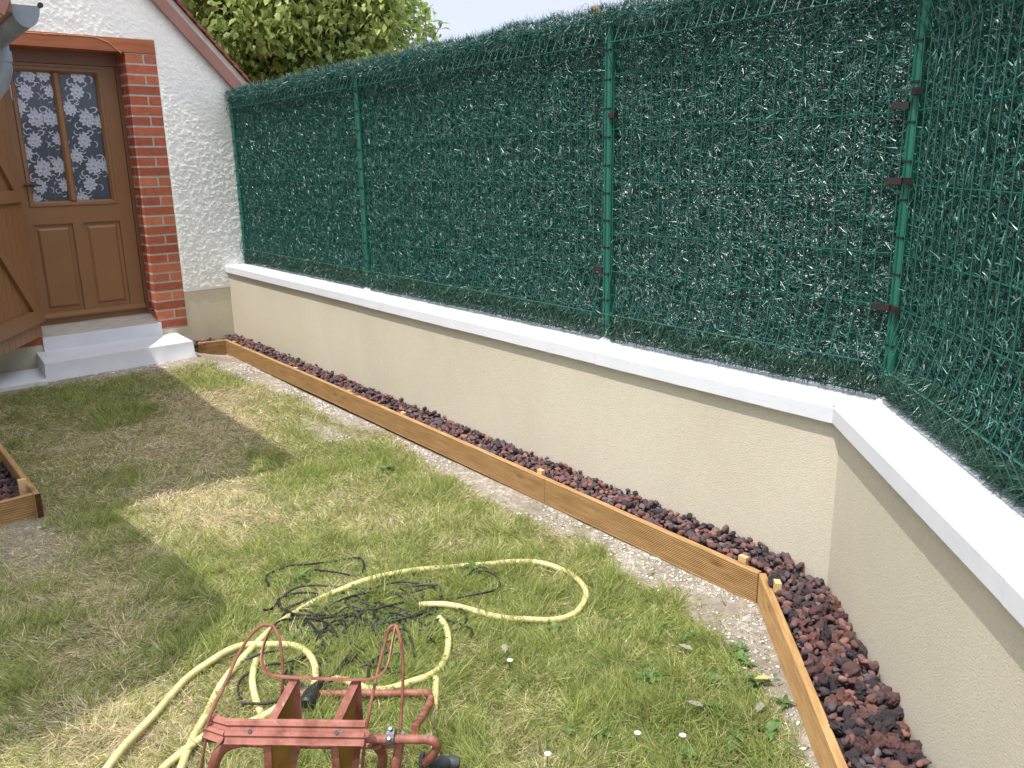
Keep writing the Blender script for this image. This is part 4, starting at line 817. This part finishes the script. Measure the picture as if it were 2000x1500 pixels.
q.tube(L8, R8, 12); q.build('handle_grip', M_grip, rl, smooth=True)
q = MB(); q.tube([tuple(g0_ + (g0_ - g1_) * .10), tuple(g0_)], .024, 14); q.build('grip_collar', M_grip, rl, smooth=True)
def clamp(c, s=1.):
    c = np.array(c); e3 = AX / np.linalg.norm(AX); q = MB(); up = np.array([-.45, .42, .79]); up /= np.linalg.norm(up); up -= e3 * (up @ e3); up /= np.linalg.norm(up); fd = np.cross(e3, up)
    ring = [c + (up * math.cos(a) + fd * math.sin(a)) * .019 * s for a in np.linspace(0, 2 * math.pi, 15)[:-1]]; vs = []
    for w_ in (-.010, .010):
        vs += [tuple(p + e3 * w_) for p in ring]
    n = 14; q.add(vs, [tuple(range(n)), tuple(range(n, 2 * n))[::-1]] + [(i, (i + 1) % n, (i + 1) % n + n, i + n) for i in range(n)])
    for sg in (1, -1): q.tube([tuple(c + up * .014 * s + fd * .012 * sg), tuple(c + up * .026 * s + fd * .012 * sg)], .0045, 8)
    return q.build('clamp', M_clamp, rl)
for c_ in ((1.945, -.522, .262), (1.70, -.752, .262), (1.600, -.936, .222), (1.668, -.905, .205)):
    q = MB(); c_ = np.array(c_); u_ = np.array([-.68, .35, .65]); q.tube([tuple(c_), tuple(c_ + u_ * .012)], [.0075, .0065], 6); q.tube([tuple(c_ + u_ * .012), tuple(c_ + u_ * .017)], .0035, 6); q.build('bolt', M_clamp, rl)
clamp((1.658, -.866, .222), 1.05); clamp((1.925, -.560, .20), .95)
q = MB(); q.tube([(1.972, -.492, .215), (1.935, -.548, .205)], .013, 10); q.build('handle_grip', M_grip, rl, smooth=True)
# ------------------------------------------------------------ weeds, daisies, stones
def leafmesh(mbx, base, ang, Ln, wd, tilt, c, droop=.6, lobes=0):
    n = 6; rows_ = []
    for i in range(n + 1):
        k = i / n; r_ = Ln * k; z = math.sin(tilt) * r_ - droop * Ln * k * k * .5; x = math.cos(tilt) * r_
        w_ = wd * math.sin(math.pi * (.06 + .94 * k) ** .8) * (1 - .35 * (lobes and i % 2)); w_ = max(w_, .0006)
        cx, cyy = base[0] + math.cos(ang) * x, base[1] + math.sin(ang) * x; zz = base[2] + max(z, .003)
        sx, sy = -math.sin(ang), math.cos(ang)
        rows_.append(((cx - sx * w_, cyy - sy * w_, zz + w_ * .25), (cx, cyy, zz), (cx + sx * w_, cyy + sy * w_, zz + w_ * .25)))
    vs = [p for row in rows_ for p in row]; fs = []
    for i in range(n): fs += [(3 * i, 3 * i + 1, 3 * i + 4, 3 * i + 3), (3 * i + 1, 3 * i + 2, 3 * i + 5, 3 * i + 4)]
    mbx.add(vs, fs, 0, c)
weeds = [(1.482, -1.924, 1.2), (1.491, -2.092, .8), (1.389, -1.833, 1.1), (1.712, -2.067, 1), (1.219, -1.854, 1.1), (1.276, -2.011, .7), (1.814, -2.048, .9), (1.885, -1.95, .8), (3.871, -2.10, 1.3), (1.261, -1.767, 1.2), (1.311, -1.603, 1), (1.520, -1.485, .8), (1.586, -1.404, .7), (2.60, -1.80, 1.2), (3.0, -1.20, 1.2), (2.267, -1.194, 1.0), (1.545, -2.15, .8), (1.385, -2.03, .9), (2.05, -1.75, .8), (1.75, -1.2, .7), (2.45, -1.3, .9), (2.75, -1.35, .8), (1.62, -1.78, .9), (1.16, -1.72, .9)]
WP = ['beside the near end of the timber edging', 'on the pale chalky soil by the edging corner', 'among clippings in the lower right of the lawn', 'near the bare chalk patch', 'at the foot of the near edging board']
def near_name(x, y):
    d2 = x * N2[0] + y * N2[1] + .645
    if x > 3.5: return 'at the far edge of the lawn below the timber edging'
    if x > 2.9: return 'inside the upper left loop of black cable'
    if y > -1.45 and x > 2.2: return 'growing through the tangled black cable'
    if x > 2.3: return 'inside the right loop of the yellow hose'
    if x > 1.9: return 'just in front of the right loop of the yellow hose'
    if d2 < .2: return 'close against the near timber edging board'
    if y < -1.85: return 'on the chalky ground near the edging corner'
    if y > -1.45: return 'in the open lawn right of the hose reel'
    return 'in the lower right of the lawn'
WL = [((1.482, -1.924), 'largest leafy weed in the lower right lawn near the near edging board'), ((1.491, -2.092), 'small weed on the chalky soil nearest the edging corner'), ((1.389, -1.833), 'broad leafy weed left of the withered grey leaf near the edging'), ((1.712, -2.067), 'weed on the lawn margin left of the edging corner stake'), ((1.219, -1.854), 'weed touching the near edging board halfway down'), ((1.276, -2.011), 'small weed squeezed against the near edging board beside the yellow leaf'), ((1.814, -2.048), 'weed at the upper end of the chalk patch'), ((1.885, -1.95), 'small weed right of the grass tuft below the yellow hose loop'), ((3.871, -2.1), 'lone dark green weed far out below the middle of the timber edging'), ((1.261, -1.767), 'large weed right of the two daisies at the lower right'), ((1.311, -1.603), 'weed just below the daisy nearest the edging board'), ((1.52, -1.485), 'weed above the left one of the two daisies'), ((1.586, -1.404), 'small weed left of the two daisies in open grass'), ((2.6, -1.8), 'weed inside the right loop of the yellow hose'), ((3.0, -1.2), 'weed inside the uppermost loop of black cable'), ((2.267, -1.194), 'weed between the black cable and the right hoop of the reel'), ((1.545, -2.15), 'small weed on bare chalk beside the edging corner'), ((1.385, -2.03), 'weed on chalky soil beside the yellowish dead leaf'), ((2.05, -1.75), 'small weed below the right end of the yellow hose loop'), ((1.75, -1.2), 'small weed in the grass right of the reel crank'), ((2.45, -1.3), 'weed in the middle of the black cable tangle'), ((2.75, -1.35), 'small weed just under the upper run of yellow hose'), ((1.62, -1.78), 'weed in grass between the chalk patch and the two daisies'), ((1.16, -1.72), 'lowest weed beside the near edging board at the picture bottom')]
for i, (x, y, s) in enumerate(weeds):
    q = MB(); n = 8 + int(RG.random() * 9)
    for k in range(n):
        c = np.array([.095, .175, .045]) * (.7 + .8 * RG.random()) + np.array([.03, .02, .02]) * RG.random()
        leafmesh(q, (x + .004 * RG.normal(), y + .004 * RG.normal(), .012), k * 2 * math.pi / n + RG.normal() * .5, s * (.028 + .045 * RG.random()), s * (.005 + .008 * RG.random()), .2 + .8 * RG.random(), tuple(c), .9, i % 3 == 0)
    o = q.build('weed', M_weed, None, smooth=True)
    for v in o.data.vertices: v.co = (v.co[0] - x, v.co[1] - y, v.co[2])
    o.location = (x, y, float(gz(x, y))); nn = near_name(x, y); sizew = 'large' if s > 1.05 else ('small' if s < .85 else 'medium'); form = 'toothed' if i % 3 == 0 else 'smooth'
    ld = [l for l in WL if l[0] == (x, y)]
    tag(o, ld[0][1], 'weed', 'broadleaf weeds in the lawn')
for i, (x, y) in enumerate([(1.430, -1.530), (1.342, -1.622), (1.525, -1.274), (1.95, -1.47)]):
    d = empty('daisy', (x, y, 0), ['white daisy left of its twin in the lower right lawn', 'white daisy nearest the near timber edging board', 'white daisy at the bottom edge right of the hose reel grip', 'tiny white daisy below the yellow hose right loop'][i], 'daisy', 'daisies in the lawn')
    q = MB(); q.tube([(x, y, 0), (x + .003, y, .03), (x, y, .045)], .001, 5); q.build('stem', M_weed, d)
    q = MB()
    for k in range(14):
        a = k * 2 * math.pi / 14; c0 = np.array([x, y, .046]); u = np.array([math.cos(a), math.sin(a), .15]); v = np.array([-math.sin(a), math.cos(a), 0])
        q.add([tuple(c0 + u * .002 - v * .0008), tuple(c0 + u * .002 + v * .0008), tuple(c0 + u * .009 + v * .0014), tuple(c0 + u * .0105), tuple(c0 + u * .009 - v * .0014)], [(0, 1, 2, 3, 4)])
    q.build('petals', M_petal, d); q = MB(); q.tube([(x, y, .046), (x, y, .049)], [.003, .002], 8); q.build('flower_centre', M_yolk, d)
# withered pale leaves
for i, (x, y, a) in enumerate([(1.40, -1.78, .4), (1.30, -1.93, 2.), (1.36, -2.06, 1.), (2.05, -1.52, 2.6), (1.62, -1.99, .2)]):
    q = MB(); leafmesh(q, (x, y, .035), a, .055, .014, .1, (.34, .33, .27) if i != 2 else (.6, .5, .2), .3, True)
    o = q.build('dead_leaf', M_weed, None, smooth=True)
    for v in o.data.vertices: v.co = (v.co[0] - x, v.co[1] - y, v.co[2])
    o.location = (x, y, 0); tag(o, ['grey withered leaf among weeds in the lower right lawn', 'grey withered leaf near the near timber edging', 'yellowish dead leaf against the near timber edging', 'grey dead leaf below the right loop of yellow hose', 'grey withered leaf on the chalky soil'][i], 'dead leaf', 'withered leaves')
# chalk chips
n = 52000; x = .9 + 6.2 * RG.random(n) ** 1.3; y = -2.46 + 2.3 * RG.random(n) ** 2.2; b_ = bare(x, y); d2 = x * N2[0] + y * N2[1] + .645
keep = (RG.random(n) < (b_ * .62 + .012) * sstep(.38, .62, fbm(x, y, .22, 77) + .16 * (x < 2.9))) & (d2 > .004) & (y > -2.45) & (y < -.075 * x + .1); x = x[keep]; y = y[keep]; n = len(x)
sz = (.0024 + .010 * RG.random(n) ** 4) * (.8 + .07 * x); oct_ = np.array([(1, 0, 0), (0, 1, 0), (-1, 0, 0), (0, -1, 0), (.1, .1, .45), (0, 0, -.4)]); of = np.array([(0, 1, 4), (1, 2, 4), (2, 3, 4), (3, 0, 4), (1, 0, 5), (2, 1, 5), (3, 2, 5), (0, 3, 5)])
an = RG.random(n) * 6.3; V = oct_[None] * (1 + .35 * RG.normal(size=(n, 6, 1))) * sz[:, None, None] * np.array([1.2, .8, .6]); ca, sa = np.cos(an)[:, None], np.sin(an)[:, None]
V = np.stack([V[..., 0] * ca - V[..., 1] * sa + x[:, None], V[..., 0] * sa + V[..., 1] * ca + y[:, None], V[..., 2] + (gz(x, y) + .004)[:, None]], -1)
k = RG.random((n, 1)); C = (1 - k) * np.array([.42, .37, .31]) + k * np.array([.80, .78, .74])
tag(bulk('gravel', V.reshape(-1, 3), (of[None] + (np.arange(n) * 6)[:, None, None]).reshape(-1, 3), M_stone, np.repeat(C, 6, 0)), 'pale chalk chips on the bare soil along the timber edging', 'gravel', kind='stuff')
# ------------------------------------------------------------ grass
def patches(x, y):
    """greenness 0..1"""
    g = .66 + 1.05 * (fbm(x, y, .45, 5) - .5) + .45 * (fbm(x, y, .12, 8) - .5)
    g -= .42 * np.exp(-(((x - 5.6) / 1.0) ** 2 + ((y + 1.75) / .45) ** 2))            # straw patch near the steps
    g -= .40 * np.exp(-(((x - 5.1) / .9) ** 2 + ((y + 1.2) / .4) ** 2))
    g -= .38 * np.exp(-(((x - 3.2) / .9) ** 2 + ((y + .45) / .33) ** 2))
    g -= .30 * np.exp(-(((x - 4.2) / .5) ** 2 + ((y + 1.05) / .25) ** 2))
    g += .30 * np.exp(-(((x - 2.5) / .75) ** 2 + ((y + 1.35) / .55) ** 2))
    g += .20 * np.exp(-(((x - 1.5) / .4) ** 2 + ((y + 1.7) / .4) ** 2))
    for (px, py, sx, sy, k) in ((6.45, -1.25, .2, .25, .5), (5.95, -1.45, .15, .16, .6), (6.25, -2.0, .14, .14, .5), (4.75, -.98, .35, .16, .4), (4.55, -2.05, .35, .1, .5), (4.3, -1.65, .5, .12, .35), (6.6, -.95, .15, .2, .4), (4.25, -.75, .2, .12, .45)):
        g += k * np.exp(-(((x - px) / sx) ** 2 + ((y - py) / sy) ** 2))
    return np.clip(g, 0, 1)
def blades(n, x0, x1, seed, wk, lk):
    rg = np.random.default_rng(seed); x = x0 + (x1 - x0) * rg.random(n); y = -2.46 + (2.46 + .45) * rg.random(n)
    b_ = bare(x, y); d2 = x * N2[0] + y * N2[1] + .645; g = patches(x, y)
    tuft = sstep(.48, .72, fbm(x, y, .10, 90)) * sstep(.35, .8, g + .25 * (x < 2.4)); dens = (1 - .93 * b_) * (.62 + .38 * g)
    keep = (rg.random(n) < dens) & (d2 > .012) & (y > -2.45) & (y < -.075 * x + .22) & ~((x > 6.86) & (y < -.9)) & ~((x > 6.82)) & ~((x > 4.38) & (y > -.52 - .0 * x))
    x, y, g, tuft, b_ = [q[keep] for q in (x, y, g, tuft, b_)]; n = len(x)
    th = rg.random(n) * 6.283; lean = .62 + .78 * rg.random(n) - .25 * tuft; dry = rg.random(n) > np.clip(1.25 * g - .08, .04, .97); lean = np.where(dry, lean + .35, lean); lean = np.minimum(lean, 1.48)
    fl = 3 * fbm(x, y, .25, 14); th = np.where(rg.random(n) < .45, fl * 4, th)
    D = np.stack([np.cos(th) * np.sin(lean), np.sin(th) * np.sin(lean), np.cos(lean)], 1)
    Ln = lk * (.018 + .026 * rg.random(n)) * (1 + .85 * tuft) * (1 - .35 * b_); 
    P = np.stack([x, y, gz(x, y) - .002 + np.where(dry, .008 * rg.random(n), 0)], 1)
    k = rg.random((n, 1)); gr = (1 - k) * np.array([.16, .225, .045]) + k * np.array([.53, .56, .215]); yl = (1 - k) * np.array([.52, .43, .25]) + k * np.array([.82, .74, .53])
    k2 = rg.random((n, 1)); mixg = gr * (1 - .35 * k2 * (1 - g[:, None])) + np.array([.22, .22, .06]) * .35 * k2 * (1 - g[:, None])
    cl = (.50 + .55 * fbm(x, y, .06, 93) + .55 * rg.random(n))[:, None]; C = np.where(dry[:, None], yl, mixg) * cl
    global RG; old = RG; RG = rg
    V, F, CC = ribbons(P, D, Ln, (wk * (.0017 + .0013 * rg.random(n))), C, .5, 2); RG = old
    V[:, 2] = np.maximum(V[:, 2], np.repeat(P[:, 2], 6) + .0)
    return V, F, CC
sets = [blades(215000, .85, 2.6, 1, 1.25, 1.22), blades(140000, 2.6, 4.2, 2, 1.5, 1.15), blades(110000, 4.2, 6.95, 3, 1.9, 1.05)]
Vs = []; Fs = []; Cs = []; o_ = 0
for V, F, C in sets: Vs.append(V); Fs.append(F + o_); Cs.append(C); o_ += len(V)
tag(bulk('grass', np.concatenate(Vs), np.concatenate(Fs), M_grass, np.concatenate(Cs)), 'patchy green and straw coloured lawn grass', 'grass', kind='stuff')
n = 9000; rg = np.random.default_rng(61); x = 1.0 + 1.9 * rg.random(n); y = -2.4 + 1.6 * rg.random(n); pr = np.exp(-(((x - 1.5) / .42) ** 2 + ((y + 1.9) / .28) ** 2)) + .25 * np.exp(-(((x - 2.2) / .4) ** 2 + ((y + 1.95) / .2) ** 2)); pr *= sstep(.4, .65, fbm(x, y, .12, 62)); kp = (rg.random(n) < pr) & ((x * N2[0] + y * N2[1] + .645) > .03); x = x[kp]; y = y[kp]; n = len(x); th = rg.random(n) * 6.3; le = .9 + .55 * rg.random(n)
V, F, C = ribbons(np.stack([x, y, gz(x, y) + .006], 1), np.stack([np.cos(th) * np.sin(le), np.sin(th) * np.sin(le), np.cos(le)], 1), .02 + .028 * rg.random(n), .006 + .006 * rg.random(n), np.where(rg.random((n, 1)) < .12, np.array([[.42, .40, .32]]), np.array([[.16, .27, .07]])) * (.6 + .8 * rg.random((n, 1))), .6, 3)
tag(bulk('ground_cover', V, F, M_weed, C), 'low broad leaved ground cover in the lower right of the lawn', 'ground cover', kind='stuff')
# long straw stalks and clover leaves, also lawn
n = 900; rg = np.random.default_rng(44); x = 1 + 5.3 * rg.random(n); y = -2.35 + 2.2 * rg.random(n); kp = (y < -.075 * x) & ((x * N2[0] + y * N2[1] + .645) > .03); x = x[kp]; y = y[kp]; n = len(x); th = rg.random(n) * 6.3; le = .9 + .55 * rg.random(n)
V, F, C = ribbons(np.stack([x, y, gz(x, y) + .012], 1), np.stack([np.cos(th) * np.sin(le), np.sin(th) * np.sin(le), np.cos(le)], 1), .05 + .09 * rg.random(n), .0018 + 0 * x, np.array([.50, .46, .28]) * (.6 + .6 * rg.random((n, 1))), .7, 2)
tag(bulk('straw_stalks', V, F, M_grass, C), 'dry bent straw stalks scattered over the lawn', 'straw', kind='stuff')
n = 5200; x = 1.05 + 2.2 * rg.random(n); y = -2.3 + 1.9 * rg.random(n); pr = np.exp(-(((x - 2.5) / .5) ** 2 + ((y + 1.2) / .35) ** 2)) + .8 * np.exp(-(((x - 1.4) / .35) ** 2 + ((y + 1.75) / .35) ** 2)); kp = (rg.random(n) < pr) & ((x * N2[0] + y * N2[1] + .645) > .03); x = x[kp]; y = y[kp]; n = len(x)
VV = []; FF = []; base = np.array([(0, 0, 0), (.6, .35, .1), (1, 0, .05), (.6, -.35, .1)]); hgt = gz(x, y) + .016 + .016 * rg.random(n); s = .0055 + .004 * rg.random(n); a0 = rg.random(n) * 6.3
for k in range(3):
    a = a0 + k * 2.09; ca, sa = np.cos(a)[:, None], np.sin(a)[:, None]; bx_, by_, bz_ = base[:, 0][None] * s[:, None], base[:, 1][None] * s[:, None] * 1.5, base[:, 2][None] * s[:, None]
    VV.append(np.stack([x[:, None] + bx_ * ca - by_ * sa, y[:, None] + bx_ * sa + by_ * ca, hgt[:, None] + bz_], -1).reshape(-1, 3)); FF.append(np.arange(n * 4).reshape(n, 4) + k * n * 4)
C = np.repeat(np.array([[.06, .15, .025]]) * (.7 + .8 * rg.random((n, 1))), 4, 0)
tag(bulk('clover', np.concatenate(VV), np.concatenate(FF), M_weed, np.concatenate([C] * 3)), 'small clover leaves growing through the lawn around the cable', 'clover', kind='stuff')
# ------------------------------------------------------------ trees behind
def tree(name, label, c, rad, nleaf, leaf, lobes, cols, base, group=None, seed=0, droop=.6, nclump=40):
    rg = np.random.default_rng(seed); e = empty(name, base, label, 'tree', group); c = np.array(c); rad = np.array(rad)
    q = MB(); b0 = np.array(base, float); top = c + np.array([0, 0, rad[2] * .3]); q.tube([b0, b0 * .6 + top * .4 + np.array([.05, .03, 0]), top], [.09, .07, .03], 9)
    cl = rg.normal(size=(nclump, 3)); cl /= np.linalg.norm(cl, axis=1, keepdims=True); cl = cl * (.45 + .55 * rg.random((nclump, 1)) ** .5)
    for k in range(0, nclump, 3): p = c + cl[k] * rad * .85; m_ = b0 * .45 + top * .55; q.tube([m_, (m_ + p) / 2 + rg.normal(size=3) * .06, p], [.03, .018, .006], 5)
    q.build('trunk', M_bark, e)
    ci = rg.integers(0, nclump, nleaf); cr_ = (.16 + .20 * rg.random(nclump)) * rad.mean(); off = rg.normal(size=(nleaf, 3)); off /= np.linalg.norm(off, axis=1, keepdims=True); off *= (rg.random((nleaf, 1)) ** .4)
    P = c + cl[ci] * rad * .86 + off * cr_[ci][:, None]
    th = rg.random(nleaf) * 6.283; pitch = -(droop + .5 * rg.normal(size=nleaf)); D = np.stack([np.cos(th) * np.cos(pitch), np.sin(th) * np.cos(pitch), np.sin(pitch)], 1)
    r_ = rg.normal(size=(nleaf, 3)) * .5 + np.array([0, 0, 1.]); sd_ = np.cross(D, r_); sd_ /= np.linalg.norm(sd_, axis=1, keepdims=True); up = np.cross(sd_, D); Ls = leaf * (.6 + .7 * rg.random(nleaf))[:, None]
    shp = [(0, 0, 0), (.35, .36, .10), (.7, .26, .04), (1.05, 0, -.14), (.7, -.26, .04), (.35, -.36, .10)]
    V = np.stack([P + D * Ls * a + sd_ * Ls * b + up * Ls * (h - .12 * a * a) for a, b, h in shp] + [P + D * Ls * .5 - up * Ls * .03], 1)
    idx = (np.arange(nleaf) * 7)[:, None]; F = np.concatenate([idx + np.array(f) for f in ((0, 1, 6), (1, 2, 6), (2, 3, 6), (3, 4, 6), (4, 5, 6), (5, 0, 6))], 0)
    k = rg.random((nleaf, 1)); kk = np.clip(k * .6 + .4 * rg.random(nclump)[ci][:, None], 0, 1); C = (1 - kk) * np.array(cols[0]) + kk * np.array(cols[1])
    bulk('crown', V.reshape(-1, 3) - np.array(base), F, M_leaf, np.repeat(C, 7, 0), e); return e
tree('tree', 'leafy yellow green tree rising behind the fence next to the house gable', (8.85, -4.08, 3.05), (1.1, 1.45, 1.2), 34000, .078, 0, [(.11, .19, .045), (.46, .54, .17)], (8.9, -4.25, 0), seed=3, nclump=75)
tree('tree', 'darker fine leaved tree further back against the house roof edge', (12.3, -3.75, 5.0), (1.3, 1.6, 1.7), 18000, .075, 0, [(.08, .14, .035), (.20, .27, .08)], (12.3, -3.9, 0), seed=4, nclump=60)
sp_ = empty('sapling', (6.45, -4.15, 0), 'small sapling tip with broad pale leaves poking above the hedge right of the tree', 'sapling'); 
q = MB(); q.tube([(6.45, -4.15, 0), (6.44, -4.12, 1.6), (6.40, -4.08, 2.89)], [.02, .012, .004], 6); q.tube([(6.43, -4.10, 2.57), (6.35, -4.22, 2.79)], .004, 5); q.tube([(6.43, -4.10, 2.28), (6.52, -3.98, 2.77)], .004, 5); q.build('stem', M_bark, sp_)
q = MB()
for (x, y, z) in [(6.40, -4.08, 2.89), (6.40, -4.09, 2.85), (6.35, -4.22, 2.79), (6.36, -4.20, 2.77), (6.52, -3.98, 2.77), (6.50, -4.0, 2.74), (6.43, -4.10, 2.72), (6.42, -4.1, 2.67), (6.36, -4.2, 2.73), (6.50, -4.0, 2.69), (6.44, -4.1, 2.63)] * 2:
    leafmesh(q, (x, y, z), RG.random() * 6.3, .085 + .03 * RG.random(), .026, .9 * RG.random(), tuple(np.array([.20, .28, .06]) * (.7 + .5 * RG.random())), .8)
q.build('leaves', M_leaf, sp_, smooth=True)
q = MB(); q.box(4.70, 4.765, -4.50, -4.44, 0, 2.705); o = q.build('wooden_post', mat('orange wood', (.55, .30, .14), .7)); tag(o, 'thin orange wooden post tip showing above the hedge top', 'post')
# a pale rendered neighbour wall glimpsed through the hedge
nb_ = MB(); nb_.box(-3.2, 3.6, -6.3, -6.05, -.1, 2.0); nb_.box(-3.25, 3.65, -6.34, -6.01, 2.0, 2.06); o = nb_.build('neighbour_wall', M_white); tag(o, 'pale neighbouring wall glimpsed in bright specks through the hedge screening', 'wall')
